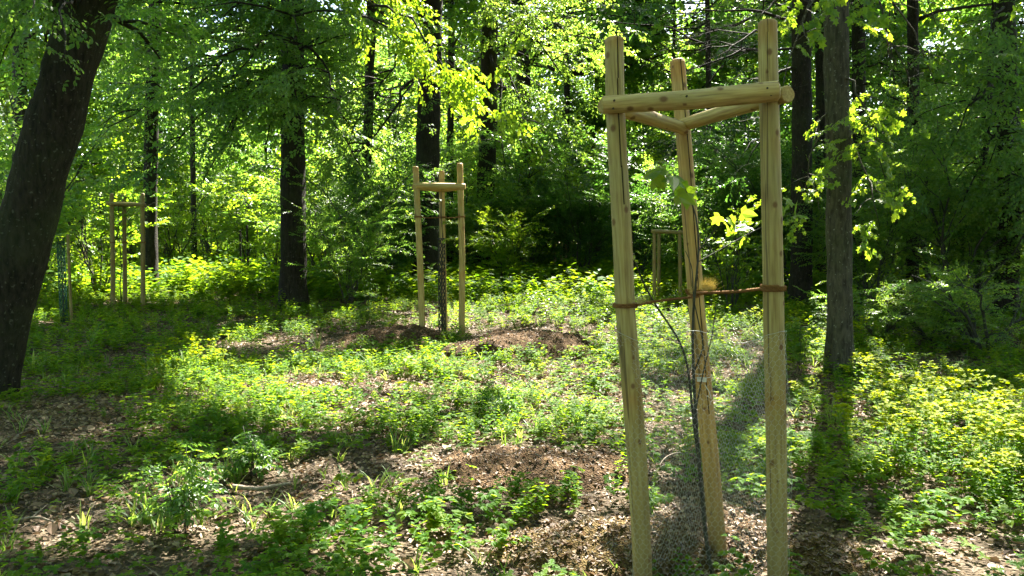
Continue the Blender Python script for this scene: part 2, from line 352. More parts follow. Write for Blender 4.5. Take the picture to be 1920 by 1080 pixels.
# ------------------------------------------------------------------ sprays: twigs with leaves lying in planes
def make_spray(seed, L=.8, leaf=.085, nside=5, spacing=.055, spread=.35):
    r = np.random.default_rng(seed); P_, D_, T_ = [], [], []
    def axis(p0, d, ln):
        n = max(2, int(ln / .08)); pts = [p0]; dd = d.copy()
        for i in range(n):
            dd = norm(dd + np.array([r.normal(0, .1), r.normal(0, .1), r.normal(0, .06) - .04])); pts.append(pts[-1] + dd * ln / n)
        return np.array(pts)
    main = axis(np.zeros(3), np.array([1., 0, .1]), L); axes = [(main, .006)]
    for k in range(nside):
        f = .12 + .75 * k / max(1, nside - 1); i = int(f * (len(main) - 1)); sd = 1 if k % 2 else -1
        a = sd * r.uniform(.6, 1.0); axes.append((axis(main[i], np.array([math.cos(a), math.sin(a), r.normal(0, .12)]), L * r.uniform(.35, .55) * (1.1 - f * .5)), .004))
    for pts, wd in axes:
        seg = pts[1:] - pts[:-1]; ln = np.linalg.norm(seg, axis=1)
        for i in range(0, len(seg)): T_.append((pts[i], seg[i], ln[i], wd * (1 - .6 * i / len(seg))))
        tot = ln.sum(); n = int(tot / spacing); cum = np.concatenate([[0], np.cumsum(ln)])
        for j in range(n + 1):
            s = tot * (j + .6) / (n + 1); i = min(np.searchsorted(cum, s) - 1, len(seg) - 1); i = max(i, 0)
            p = pts[i] + seg[i] * (s - cum[i]) / max(ln[i], 1e-6); d = norm(seg[i]); a = (1 if j % 2 else -1) * r.uniform(.5, 1.2) * (0.2 if j == n else 1)
            dd = np.array([d[0] * math.cos(a) - d[1] * math.sin(a), d[0] * math.sin(a) + d[1] * math.cos(a), d[2] - r.uniform(.05, .5)])
            P_.append(p); D_.append(norm(dd))
    P_ = np.array(P_); D_ = np.array(D_); nrm = np.array([0, 0, 1.]) + r.normal(0, spread, (len(P_), 3))
    tp = np.array([t[0] for t in T_]); td = np.array([t[1] for t in T_]); tl = np.array([t[2] for t in T_]); tw = np.array([t[3] for t in T_])
    return dict(p=P_, R=frames(D_, nrm), s=leaf * r.uniform(.65, 1.2, len(P_)), tp=tp, tR=frames(td, np.tile([0, 0, 1.], (len(td), 1)) + .01), tl=tl, tw=tw)
SPR = [make_spray(s) for s in range(6)]
SPR_S = [make_spray(20 + s, .7, .055, 6, .036) for s in range(4)]            # small leaves
SPR_B = [make_spray(40 + s, .8, .125, 4, .085, .45) for s in range(4)]         # broad leaves
SPR_C = [make_spray(60 + s, .9, .11, 4, .1) for s in range(4)]               # sparse, for high canopy and far trees

def leaf_keep(Pc):  # drops canopy leaves that would block the chosen sun patches and shafts
    t = (Pc[:, 2] - .2) / SUN[2]; g = Pc - t[:, None] * SUN
    L = litmap(g[:, 0], g[:, 1]); nz = .55 * fbm(xy3(g[:, 0], g[:, 1], 2.3), 3, 91)
    k = (L + nz < .40) | (Pc[:, 2] < 2.5)
    for tx, ty, tz, r in SHP:
        d = Pc - np.array([tx, ty, tz]); s = d @ SUN; perp = np.linalg.norm(d - s[:, None] * SUN, axis=1)
        k &= ~((perp < r) & (s > .6))
    return k
def put_sprays(mb, T, Rm, S, protos, shape, lm=0, tm=1, leafmul=1.0, twigs=True, rbase=None, leafcull=False):
    if len(T) == 0: return
    ids = rng.integers(0, len(protos), len(T))
    for k, pr in enumerate(protos):
        m = ids == k
        if not m.any(): continue
        t, r, s = T[m], Rm[m], S[m]; n, L = len(t), len(pr['p'])
        pos = np.einsum('nij,lj->nli', r, pr['p']) * s[:, None, None] + t[:, None]
        Rl = np.einsum('nij,ljk->nlik', r, pr['R'])
        base = rng.random(n) if rbase is None else np.broadcast_to(rbase, (n,))
        rn = np.clip(base[:, None] * .6 + rng.random((n, L)) * .45, 0, 1)
        pos_, Rl_, sz_, rn_ = pos.reshape(-1, 3), Rl.reshape(-1, 3, 3), (s[:, None] * pr['s'][None] * leafmul * rng.uniform(.8, 1.15, (n, L))).ravel(), rn.ravel()
        if leafcull: kk = leaf_keep(pos_); pos_, Rl_, sz_, rn_ = pos_[kk], Rl_[kk], sz_[kk], rn_[kk]
        mb.temp(pos_, Rl_, sz_, shape, lm, rn_)
        if twigs:
            pos = np.einsum('nij,lj->nli', r, pr['tp']) * s[:, None, None] + t[:, None]
            Rl = np.einsum('nij,ljk->nlik', r, pr['tR'])
            L = len(pr['tp']); sc = np.stack([np.tile(pr['tl'], (n, 1)) * s[:, None], np.tile(pr['tw'], (n, 1)) * s[:, None], np.tile(pr['tw'], (n, 1)) * s[:, None]], -1)
            mb.temp(pos.reshape(-1, 3), Rl.reshape(-1, 3, 3), sc.reshape(-1, 3), 'twig', tm)

def curve(p0, p1, sag=.15, n=8, wob=.06, r=rng):
    p0 = np.asarray(p0, float); p1 = np.asarray(p1, float); t = np.linspace(0, 1, n)[:, None]; L = np.linalg.norm(p1 - p0)
    pts = p0 + (p1 - p0) * t; pts[:, 2] += (sag * L * 4 * t * (1 - t))[:, 0]
    pts[1:-1] += r.normal(0, wob * L * .3, (n - 2, 3)); return pts

def along(pts, f):
    f = np.asarray(f); s = f * (len(pts) - 1); i = np.minimum(s.astype(int), len(pts) - 2); u = (s - i)[:, None]
    return pts[i] * (1 - u) + pts[i + 1] * u, norm(pts[i + 1] - pts[i])

def limb(tb, lb, p0, p1, r0=.05, n=20, scat=.35, S=1.0, protos=None, shape='oval', sag=.12, f0=.3, exempt=False, subs=3, lm=0, tmL=1, droop=.15, leafmul=1., rbase=None, twigs=True, sides=6):
    pts = curve(p0, p1, sag); L = np.linalg.norm(np.asarray(p1) - np.asarray(p0))
    tb.tube(pts, np.linspace(r0, r0 * .18, len(pts)), sides, 0)
    axes = [(pts, f0)]
    for k in range(subs):
        f = rng.uniform(f0 * .8, .85); q, d = along(pts, [f]); a = rng.choice([-1, 1]) * rng.uniform(.5, 1.1)
        dd = np.array([d[0, 0] * math.cos(a) - d[0, 1] * math.sin(a), d[0, 0] * math.sin(a) + d[0, 1] * math.cos(a), d[0, 2] * .4 + rng.uniform(-.15, .3)])
        sp = curve(q[0], q[0] + norm(dd) * L * rng.uniform(.25, .45), .08, 5); tb.tube(sp, np.linspace(r0 * .4, r0 * .1, 5), 4, 0); axes.append((sp, .2))
    ws = np.array([np.linalg.norm(a[-1] - a[0]) for a, _ in axes]); which = rng.choice(len(axes), n, p=ws / ws.sum())
    T, D = [], []
    for k, (a, f) in enumerate(axes):
        m = (which == k).sum()
        if m == 0: continue
        q, d = along(a, rng.uniform(f, 1, m)); T.append(q); D.append(d)
    T = np.concatenate(T); D = np.concatenate(D)
    ang = rng.uniform(-1.4, 1.4, len(T)); c, s = np.cos(ang), np.sin(ang)
    Dn = np.stack([D[:, 0] * c - D[:, 1] * s, D[:, 0] * s + D[:, 1] * c, D[:, 2] * .5 + rng.normal(-droop, .25, len(T))], -1)
    T = T + rng.normal(0, scat * .3, T.shape)
    Sz = S * rng.uniform(.7, 1.2, len(T)); ctr = T + norm(Dn) * Sz[:, None] * .4
    N = np.array([0, 0, 1.]) + rng.normal(0, .3, T.shape)
    if len(T): put_sprays(lb, T, frames(Dn, N), Sz, protos or SPR, shape, lm, tmL, leafmul, twigs, rbase, not exempt)

def resample(p, n):
    s = np.concatenate([[0], np.cumsum(np.linalg.norm(np.diff(p, axis=0), axis=1))]); t = np.linspace(0, s[-1], n)
    q = np.stack([np.interp(t, s, p[:, k]) for k in range(3)], -1)
    for _ in range(2): q[1:-1] = (q[:-2] + q[1:-1] * 2 + q[2:]) / 4
    return q
# ------------------------------------------------------------------ ground
def build_ground():
    mb = MB()
    def grid(xs, ys, rough):
        X, Y = np.meshgrid(xs, ys); Z = gz(X, Y)
        if rough: Z = Z + .012 * fbm(xy3(X, Y, 9.), 3, 3)
        n, m = X.shape; i = np.arange(n - 1)[:, None] * m; j = np.arange(m - 1)[None]
        mb.raw(np.stack([X, Y, Z], -1).reshape(-1, 3), np.stack([i + j, i + j + 1, i + m + j + 1, i + m + j], -1).reshape(-1, 4), 0, .5, True)
    # one sheet, spacing grows outwards
    def ax(lo, hi, step, far, g=1.25):
        a = list(np.arange(lo, hi + 1e-6, step)); s = step; l, h = a[0], a[-1]; L, H = [], []
        while h < far: s *= g; h += s; H.append(h)
        s = step
        while l > -far: s *= g; l -= s; L.append(l)
        return np.array(L[::-1] + a + H)
    grid(ax(-7, 7, .055, 900), ax(1.5, 16, .055, 900), True)
    return tag(mb.build('ground', M['ground']), None, None, None, 'structure')
build_ground()

MOUNDS = []
def mound(px, py, rx, ry, h, rot, label, m, res=.02, crumbs=500, seed=0):
    c = G(px, py); nx = int(2.4 * rx / res); ny = int(2.4 * ry / res)
    u = np.linspace(-1.2, 1.2, nx); v = np.linspace(-1.2, 1.2, ny); U, V = np.meshgrid(u, v)
    X = c[0] + U * rx * math.cos(rot) - V * ry * math.sin(rot); Y = c[1] + U * rx * math.sin(rot) + V * ry * math.cos(rot)
    rr = np.sqrt(U ** 2 + V ** 2) + .38 * fbm(xy3(X, Y, 2.6), 3, seed)
    prof = np.clip(1 - rr ** 2, -.3, 1)
    Z = gz(X, Y) + h * prof * (1 + .25 * fbm(xy3(X, Y, 5), 3, seed + 3)) + .034 * fbm(xy3(X, Y, 13), 4, seed + 5) * (prof > -.1) + .012 * vnoise(xy3(X, Y, 50), seed) - .01
    n, k = X.shape; i = np.arange(n - 1)[:, None] * k; j = np.arange(k - 1)[None]
    mb = MB(); mb.raw(np.stack([X, Y, Z], -1).reshape(-1, 3), np.stack([i + j, i + j + 1, i + k + j + 1, i + k + j], -1).reshape(-1, 4), 0, .5, True)
    # crumbs of soil, chips
    q = rng.integers(0, n * k, crumbs); T = np.stack([X, Y, Z], -1).reshape(-1, 3)[q]; T = T[(prof.ravel()[q] > -.25 + .2 * rng.random(crumbs))]; T[:, 2] = np.maximum(T[:, 2], gz(T[:, 0], T[:, 1]) + .004)
    d = rng.normal(0, 1, T.shape); d[:, 2] *= .4
    h_ = len(T) // 2; Rf = frames(d, rng.normal(0, 1, T.shape)); mb.temp(T[:h_], Rf[:h_], np.stack([rng.uniform(.012, .04, h_), rng.uniform(.004, .012, h_), rng.uniform(.004, .01, h_)], -1), 'twig', 1); Rf = frames(d * (1, 1, .3), np.array([0, 0, 1.]) + rng.normal(0, .4, T.shape)); mb.temp(T[h_:] + (0, 0, .004), Rf[h_:], rng.uniform(.012, .035, len(T) - h_), 'dead', 2)
    MOUNDS.append((c[0], c[1], rx, ry, rot, h))
    o = mb.build('soil_mound', [m, M['stick'], M['dead']], None, c); tag(o, label, 'soil mound', 'heaps of dug soil by the stakes'); return o
mound(975, 655, 1.15, .8, .24, 0, 'brown soil heap behind the clearing, right of the middle stake frame', M['soil'], seed=1, crumbs=5000)
mound(745, 640, .75, .6, .2, 0, 'dark shaded soil heap at the left foot of the middle stake frame', M['soil'], seed=2, crumbs=2000)
mound(1010, 885, .72, .5, .14, .1, 'low reddish wood-chip heap in front of the nearest stake frame', M['soil'], seed=3, crumbs=2500)
mound(1150, 1035, .62, .42, .15, .1, 'ochre crumbly soil heap at the foot of the nearest left post', M['soil_ochre'], .012, 5000, seed=4)
mound(1530, 1050, .4, .3, .11, 0, 'sunlit sandy soil heap right of the nearest right post', M['soil_ochre'], .012, 3000, seed=9)
mound(1340, 1010, .42, .36, .09, 0, 'dark bare soil inside the wire netting of the nearest frame', M['soil'], .012, 3500, seed=12)
def in_mound(x, y, k=1.0):
    o = np.zeros(np.shape(x), bool)
    for cx, cy_, rx, ry, rot, h in MOUNDS:
        dx, dy = x - cx, y - cy_; u = (dx * math.cos(rot) + dy * math.sin(rot)) / rx; v = (-dx * math.sin(rot) + dy * math.cos(rot)) / ry
        o |= (u * u + v * v) < k * k
    return o
# ------------------------------------------------------------------ trees
def lean_pts(base, pxpts, z_top):
    """trunk axis through the given points, carried on upwards to z_top"""
    pts = np.vstack([[base], pxpts]); d = norm(pts[-1] - pts[-2]); q = [pts]
    t = (z_top - pts[-1][2]) / max(d[2], .3)
    q.append(pts[-1] + d * t * .5 + rng.normal(0, .05, 3)); q.append(pts[-1] + d * t + rng.normal(0, .12, 3)); return np.vstack(q)
def trunk_mesh(mb, pts, r0, r1, sides=28, flare=1.4, rough=.16, seed=0, step=.12, freq=6.):
    L = np.linalg.norm(pts[-1] - pts[0]); n = max(12, int(L / step)); q = resample(pts, n)
    h = np.linspace(0, L, n); r = np.interp(h, [0, L], [r0, r1]) * (1 + (flare - 1) * np.exp(-h / (r0 * 1.6)))
    q[0, 2] -= .0; mb.tube(np.vstack([q[:1] - (0, 0, .3), q]), np.concatenate([[r[0] * 1.15], r]), sides, 0, True, rough=rough, seed=seed, freq=freq); return q, r

CAN = {}
def shade_canopy_plan(bases):  # extra limbs added overhead, out of view, to shade the floor
    gx, gy = np.meshgrid(np.arange(-15, 19, 1.7), np.arange(2, 44, 1.7)); p = np.stack([gx.ravel(), gy.ravel()], -1) + rng.uniform(-.7, .7, (gx.size, 2))
    # only where the sun's way to the visible floor passes
    g = p - SUN[:2] * (11 / SUN[2]); p = p[(np.abs(g[:, 0]) < g[:, 1] * .75 + 3) & (g[:, 1] > -1)]
    bs = np.array(bases); dd = np.linalg.norm(p[:, None] - bs[None], axis=2); own = dd.argmin(1)
    for i in range(len(bs)): CAN[i] = p[(own == i) & (dd[np.arange(len(p)), own] < 11)]
def tree(base, pxp, ztop, r0, r1, label, bark, crown_z, crown_r, nl, ns, extra=(), shape='oval', protos=None, S=1.5, lm='leaf', group=None, sides=28, leafmul=1., cs=None, azbias=None, freq=6., cull=True):
    base = np.array(base, float); root = empty('tree', base, label, 'tree', group or 'forest trees'); tb, lb = MB(), MB()
    pts = lean_pts(base, pxp, ztop); q, r = trunk_mesh(tb, pts, r0, r1, sides, seed=int(rng.integers(99)), freq=freq)
    for k in range(nl):
        z = crown_z[0] + (crown_z[1] - crown_z[0]) * (k + rng.random()) / nl; i = int(np.argmin(abs(q[:, 2] - z))); p0 = q[i]
        az = rng.uniform(0, 2 * np.pi) if azbias is None else rng.normal(azbias[0], azbias[1]); L = crown_r * rng.uniform(.65, 1.1) * (1 - .35 * (z - crown_z[0]) / (crown_z[1] - crown_z[0] + .1))
        p1 = p0 + np.array([math.cos(az) * L, math.sin(az) * L, rng.uniform(.1, .45) * L])
        limb(tb, lb, p0, p1, r[i] * .4, ns, .6, S, protos or SPR_C, 'kite', .05, .2, not cull, 4, leafmul=leafmul * 1.25, sides=6, twigs=False)
    for e in extra:
        p0 = q[int(np.argmin(abs(q[:, 2] - e['z'])))] if 'z' in e else np.array(e['p0'])
        limb(tb, lb, p0, P(*e['to']), e.get('r', .035), e.get('n', 24), e.get('sc', .5), e.get('S', .8), e.get('protos', SPR), e.get('shape', shape), e.get('sag', .1), e.get('f0', .3), e.get('ex', False), e.get('subs', 4), rbase=e.get('rb'), droop=e.get('droop', .15), lm=e.get('lm', 0), leafmul=e.get('lmul', 1.))
    TREEB.append((root, tb, lb, q, base, bark, lm))
    return root
TREEB = []
def finish_trees():
    shade_canopy_plan([(e[3][np.argmin(abs(e[3][:, 2] - 8)), 0], e[3][np.argmin(abs(e[3][:, 2] - 8)), 1]) for e in TREEB])
    for i, (root, tb, lb, q, base, bark, lm) in enumerate(TREEB):
        for (x, y) in CAN[i]:
            z = rng.uniform(8.5, 13.5); p1 = np.array([x, y, z]); k0 = int(np.argmin(abs(q[:, 2] - (z - .25 * math.hypot(x - q[-1, 0], y - q[-1, 1]))))); k0 = max(k0, int(len(q) * .45))
            limb(tb, lb, q[k0], p1, .05, 44, 1.8, 1.5, SPR_C, 'kite', .05, .55, False, 3, leafmul=1.3, sides=5, twigs=False)
        tb.build('trunk', bark, root, base); lb.build('crown', [M[lm], M['twigbark'], M['leaf_sunlit']], root, base)
def _unused(tb, lb, bark, root, base, lm):
    if lb.n: lb.build('crown', [M[lm], M['twigbark'], M['leaf_sunlit']], root, base)
    return root
# big leaning tree at the left edge, forked above
b1 = G(-38, 745); b1d = b1[1]
t1 = [P(18, 540, b1d), P(42, 450, b1d), P(79, 310, b1d), P(110, 200, b1d), P(141, 90, b1d)]
root1 = tree(b1, t1, 12, .235, .175, 'big dark tree leaning right at the left edge of the wood', M['bark'], (6.5, 12), 4.6, 12, 26,
  extra=[dict(p0=P(147, 90, b1d), to=(60, -60, b1d - .2), r=.10, n=30, f0=.25, S=.7, lmul=1.),
         dict(p0=P(150, 40, b1d), to=(120, 110, 5.6), r=.02, n=16, sc=.4, S=.55, f0=.1, droop=.5, sag=.15, rb=.35),
         dict(p0=P(130, -60, b1d), to=(40, 60, 5.8), r=.02, n=18, sc=.5, S=.55, f0=.2, droop=.4, rb=.35),
         dict(p0=P(130, -90, b1d), to=(-10, 150, 7), r=.02, n=22, sc=.5, S=.6, f0=.3, droop=.3, rb=.3),
         dict(p0=P(160, -60, b1d), to=(330, -10, 7.2), r=.05, n=26, sc=.6, S=.7, f0=.2, droop=.2, rb=.3),
         dict(p0=P(140, 10, b1d), to=(300, 110, 8.5), r=.05, n=26, sc=.5, S=.7, f0=.35, rb=.3),
         dict(p0=P(150, -260, b1d), to=(760, 60, 6.9), r=.06, n=46, sc=.4, S=.62, f0=.55, sag=.1, droop=.2, ex=True, subs=5, rb=.45, lm=2, lmul=1.1),
         dict(p0=P(700, 10, 6.9), to=(872, 190, 6.5), r=.014, n=30, sc=.25, S=.42, f0=.15, sag=.16, droop=.5, ex=True, subs=3, rb=.6, lm=2, lmul=1.25),
         dict(p0=P(680, 30, 6.9), to=(800, 150, 6.7), r=.012, n=18, sc=.25, S=.42, f0=.2, sag=.16, droop=.5, ex=True, subs=2, rb=.6, lm=2, lmul=1.25)],
  freq=7., sides=56)
# straight dark trunk left of centre
b = G(551, 578); d = b[1]
tree(b, [P(550, 400, d), P(549, 250, d), P(548, 100, d)], 15, .245, .17, 'straight dark trunk standing left of the middle stake frame', M['bark_dark'], (6.5, 15), 5., 14, 30, group='forest trees',
  extra=[dict(z=zz, to=to, r=.05, n=n, sc=.7, S=.85, rb=rb) for zz, to, n, rb in [
    (5.4, (250, 90, 12), 46, .25), (5.0, (330, 190, 12), 50, .25), (4.8, (420, 260, 13), 46, .2), (4.6, (300, 300, 14), 40, .2), (5.2, (450, 130, 12), 46, .25), (5.6, (420, 30, 12), 46, .3),
    (5.2, (560, 60, 11.5), 46, .3), (5.0, (620, 170, 12), 40, .5), (4.7, (660, 240, 13), 34, .5), (4.5, (500, 270, 14), 34, .2), (5.6, (620, 20, 12), 40, .4), (4.8, (380, 340, 15), 34, .2), (4.6, (200, 240, 14), 36, .3), (4.4, (690, 330, 15), 24, .5), (4.9, (560, 200, 12.5), 34, .4), (5.5, (200, 20, 13), 40, .3)]], sides=32)
b = G(797, 545); d = b[1]
tree(b, [P(800, 400, d), P(802, 280, d), P(808, 20, d)], 16, .31, .25, 'stout dark trunk directly behind the middle stake frame', M['bark_dark'], (8, 16), 5., 12, 28,
  extra=[dict(z=zz, to=to, r=.05, n=n, sc=.8, S=.95, rb=rb) for zz, to, n, rb in [
    (6.5, (700, 200, 17), 40, .4), (6.2, (740, 260, 17), 34, .4), (6.8, (620, 110, 17), 40, .5), (5.5, (660, 330, 18), 34, .5)]], sides=28)
b = G(900, 522); d = b[1]
tree(b, [P(908, 400, d), P(916, 250, d), P(918, 60, d)], 17, .30, .22, 'dark trunk just right of the middle stake frame, bending left at its foot', M['bark_dark'], (9.5, 17), 5.5, 10, 26,
  extra=[dict(z=zz, to=to, r=.06, n=n, sc=1.1, S=1.15, rb=rb, protos=SPR, ex=ex) for zz, to, n, rb, ex in [
    (8.3, (1085, 175, 22), 44, .75, 1), (8.8, (1010, 60, 22), 50, .8, 1), (9.2, (1080, 20, 22), 50, .8, 1), (7.8, (1000, 280, 22), 40, .6, 1), (8.5, (1130, 110, 23), 44, .75, 1), (7.2, (950, 330, 22), 24, .5, 1)]], sides=24)
# right hand trunk with lichen, close to the nearest frame
b = G(1574, 700); d = b[1]
tree(b, [P(1574, 500, d), P(1571, 250, d), P(1567, 20, d)], 13, .135, .11, 'slim lichen-speckled trunk between the nearest frame and the yellow-green flowers', M['bark_lichen'], (6.5, 13), 4., 14, 26, group='forest trees', shape='maple', lm='maple',
  extra=[dict(z=zz, to=to, r=.018, n=n, sc=.4, S=S, rb=rb, ex=ex, protos=SPR_B, shape='maple', droop=.1, f0=.55, sag=.2) for zz, to, n, rb, ex, S in [
    (4.6, (1300, 30, 5.4), 12, .8, 1, .5), (4.6, (1400, -10, 6.0), 14, .7, 1, .55), (4.3, (1495, 60, 6.8), 8, .8, 1, .4), (4.2, (1460, 200, 7.2), 5, .7, 1, .35),
    (4.9, (1670, 90, 7.6), 20, .5, 0, .6), (5.2, (1760, 60, 8.0), 26, .5, 0, .6), (4.4, (1720, 200, 8.2), 18, .4, 0, .6), (3.2, (1660, 335, 7.9), 12, .8, 1, .5), (2.6, (1650, 425, 8.0), 9, .8, 1, .45), (4.4, (1760, 170, 9.0), 26, .4, 0, .7), (3.0, (1500, 385, 8.4), 7, .8, 1, .4), (4.6, (1600, 30, 7.5), 12, .5, 0, .6)]], sides=40, cs=None, freq=12.)
def plain_tree(px, py, pxs, zt, r0, label, bark='bark_dark', cz=(7, 14), cr=4.5, nl=10, ns=22, extra=(), d=None, sides=18, lm='leaf', **k):
    if d is None: b = G(px, py); d = b[1]
    else: q = P(px, 430, d); b = np.array([q[0], d, float(gz(q[0], d))])
    return tree(b, [P(x, y, d) for x, y in pxs], zt, r0, r0 * .7, label, M[bark], cz, cr, nl, ns, extra, lm=lm, sides=sides, **k)
X_ = lambda z, x, y, d, n=26, rb=.3, S=.95, **k: dict(z=z, to=(x, y, d), r=.035, n=n, sc=.8, S=S, rb=rb, **k)
plain_tree(1505, 500, [(1504, 300), (1503, 30)], 15, .20, 'thick dark trunk half hidden behind the nearest right post', d=15, cz=(6.5, 15), nl=14, ns=28,
   extra=[X_(5.2, 1350, 120, 13, 40, .15), X_(5.6, 1420, 40, 13, 36, .2), X_(4.6, 1360, 230, 14, 40, .15), X_(5., 1250, 170, 14, 34, .2), X_(4.2, 1400, 310, 14, 34, .15, lm=0), X_(5.5, 1240, 60, 14, 34, .3)], lm='leaf_shaded')
plain_tree(1541, 490, [(1541, 300), (1540, 20)], 15, .17, 'narrow trunk close behind the left side of the lichen-speckled one', d=20, cz=(7, 15), nl=8, ns=22)
plain_tree(1611, 480, [(1611, 300), (1610, 100)], 15, .17, 'dark trunk peeping out just right of the lichen-speckled one', d=19, cz=(7, 15), nl=8, ns=22,
   extra=[X_(5.5, 1700, 160, 17, 30, .4), X_(5., 1750, 250, 17, 30, .35)])
plain_tree(1893, 560, [(1893, 400), (1890, 200), (1884, 20)], 14, .185, 'dark trunk at the right edge of the wood', d=13.5, cz=(6, 14), nl=12, ns=26, sides=26,
   extra=[X_(4.6, 1820, 200, 12, 30, .35), X_(4.2, 1780, 280, 12, 26, .3), X_(5.3, 1850, 80, 12, 22, .4), X_(4., 1850, 320, 12, 30, .3), X_(3.6, 1900, 400, 12, 20, .3), X_(3.4, 1800, 400, 12.5, 22, .35)])
plain_tree(280, 490, [(281, 400), (285, 200)], 15, .17, 'dark trunk behind the right post of the shaded left frame', d=19, cz=(7, 15), nl=12, ns=26, bark='bark',
   extra=[X_(4.8, 200, 160, 18, 34, .5), X_(5.2, 260, 90, 17, 34, .45), X_(4.2, 220, 260, 18, 26, .5), X_(4.6, 340, 200, 18, 30, .4)])
plain_tree(362, 470, [(362, 330), (360, 200)], 14, .10, 'slim far trunk in the sunlit left glade', d=28, cz=(5.5, 14), cr=4, nl=9, ns=24, lm='leaf_sunlit')
plain_tree(680, 540, [(682, 400), (690, 250), (695, 60)], 14, .14, 'slim dim trunk between the straight trunk and the middle frame', d=20, cz=(6, 14), nl=10, ns=26,
   extra=[X_(4.4, 640, 300, 18, 30, .5), X_(4.8, 730, 200, 18, 26, .4)])
plain_tree(844, 500, [(844, 300), (846, 100)], 15, .12, 'slender trunk seen between the posts of the middle frame', d=25, cz=(6, 15), nl=8, ns=22)
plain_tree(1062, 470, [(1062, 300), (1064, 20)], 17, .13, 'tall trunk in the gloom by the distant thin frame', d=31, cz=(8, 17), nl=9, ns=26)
plain_tree(985, 480, [(983, 300), (980, 100)], 17, .3, 'broad black trunk in the darkest part of the wood', d=29, cz=(5, 17), nl=14, ns=36, lm='leaf_shaded',
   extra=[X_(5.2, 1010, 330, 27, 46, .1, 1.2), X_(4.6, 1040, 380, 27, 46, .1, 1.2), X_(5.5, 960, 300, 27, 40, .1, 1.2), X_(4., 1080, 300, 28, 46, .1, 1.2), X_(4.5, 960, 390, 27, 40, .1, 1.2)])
plain_tree(1715, 500, [(1713, 350), (1712, 150)], 14, .13, 'slim trunk in the shade right of the lichen-speckled one', d=17, cz=(6, 14), nl=10, ns=24, lm='leaf',
   extra=[X_(4.5, 1700, 260, 16, 24, .3), X_(4.2, 1780, 340, 16, 26, .3)])
plain_tree(1838, 500, [(1836, 400), (1850, 250), (1862, 60)], 12, .07, 'thin crooked tree near the right edge trunk', d=15, cz=(5.5, 12), cr=3, nl=8, ns=22)
plain_tree(1330, 490, [(1330, 300), (1328, 100)], 15, .08, 'slim dark trunk in the shade between the two nearest front posts', d=22, cz=(5.5, 15), nl=12, ns=32, lm='leaf_shaded',
   extra=[X_(4.5, 1330, 300, 21, 36, .1, 1.1), X_(4., 1400, 380, 21, 34, .1, 1.1), X_(4.6, 1260, 300, 21, 34, .1, 1.1)])
plain_tree(40, 500, [(38, 400), (36, 200)], 15, .2, 'trunk in the far left wood beyond the leaning trunk', d=22, cz=(6, 15), nl=12, ns=28, bark='bark')

finish_trees()
# background trees further off: three built, the rest copies
def proto_tree(h, label, seed, lm, r=.12):
    b = np.zeros(3); root = empty('tree', b, label, 'tree', 'background trees'); tb, lb = MB(), MB()
    q, rr = trunk_mesh(tb, np.array([[0, 0, 0], [.1, .05, h * .3], [.0, .2, h * .6], [.15, .1, h]]), r, r * .3, 12, seed=seed, step=.4)
    for k in range(32):
        z = h * (.08 + .90 * (k + rng.random()) / 32); i = int(np.argmin(abs(q[:, 2] - z))); az = rng.uniform(0, 6.28); L = 4. * rng.uniform(.6, 1.1) * (1.1 - .7 * z / h)
        limb(tb, lb, q[i], q[i] + np.array([math.cos(az) * L, math.sin(az) * L, L * rng.uniform(0, .4)]), .05, 32, .9, 1.5, SPR_C, 'kite', .05, .15, True, 3, leafmul=1.35, sides=4, twigs=False)
    tb.build('trunk', M['bark_dark'], root); lb.build('crown', [M[lm], M['twigbark']], root); return root
def dup(root, loc, rot, sc, label):
    r = root.copy(); C.objects.link(r); r.location = loc; r.rotation_euler = (0, 0, rot); r.scale = (sc,) * 3; r['label'] = label
    assert label not in LABELS, label
    LABELS[label] = 1
    for ch in list(root.children): c = ch.copy(); C.objects.link(c); c.parent = r
    return r
where = [(-3, 'far background tree at the left edge of the wood', 34), (95, 'far tree hidden partly by the leaning trunk', 30), (185, 'background tree behind the far small stake frame', 36), (250, 'background tree above the shaded left frame', 32),
 (330, 'background tree left of the sunlit left glade', 42), (420, 'background tree closing the sunlit left glade', 50), (505, 'background tree right of the sunlit left glade', 40), (600, 'background tree right of the straight dark trunk', 34),
 (655, 'background tree midway between straight trunk and middle frame', 44), (735, 'background tree left of the middle frame, far behind', 36), (765, 'most distant tree left of the middle frame', 50), (870, 'background tree behind the right post of the middle frame', 40),
 (945, 'background tree between the bent trunk and the black trunk', 38), (1015, 'background tree behind the distant thin frame', 42), (1110, 'sunlit background tree left of the nearest left post', 34), (1160, 'far tree directly behind the nearest left post', 46),
 (1250, 'background tree behind the low goal-like frame', 33), (1300, 'farther tree behind the low goal-like frame', 44), (1385, 'background tree behind the gap left of the nearest right post', 34), (1455, 'far tree directly behind the nearest right post', 40),
 (1575, 'background tree behind the lichen-speckled trunk', 34), (1660, 'background tree right of the lichen-speckled trunk', 30), (1760, 'background tree under the sky gap at the right', 33), (1800, 'farther tree under the sky gap at the right', 46), (1870, 'background tree left of the right edge trunk', 28), (1935, 'background tree at the far right edge', 26)]
protos = None
pt = []
for k, (px, lb_, d) in enumerate(where):
    q = P(px, 430, d); loc = (q[0], d, float(gz(q[0], d)) - .05)
    if k < 3:
        r_ = proto_tree([15, 13, 17][k], lb_, k, ['leaf', 'leaf_sunlit', 'leaf_shaded'][k]); r_.location = loc; pt.append(r_)
    else:
        dark = 930 < px < 1080 or px > 1240  # shaded stretches mostly get the tree with the darkened leaf colour
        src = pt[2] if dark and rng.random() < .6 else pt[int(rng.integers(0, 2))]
        dup(src, loc, float(rng.uniform(0, 6.28)), float(rng.uniform(.85, 1.15)) * (.66 if px in (1660, 1760, 1800, 735, 95) else 1), lb_)

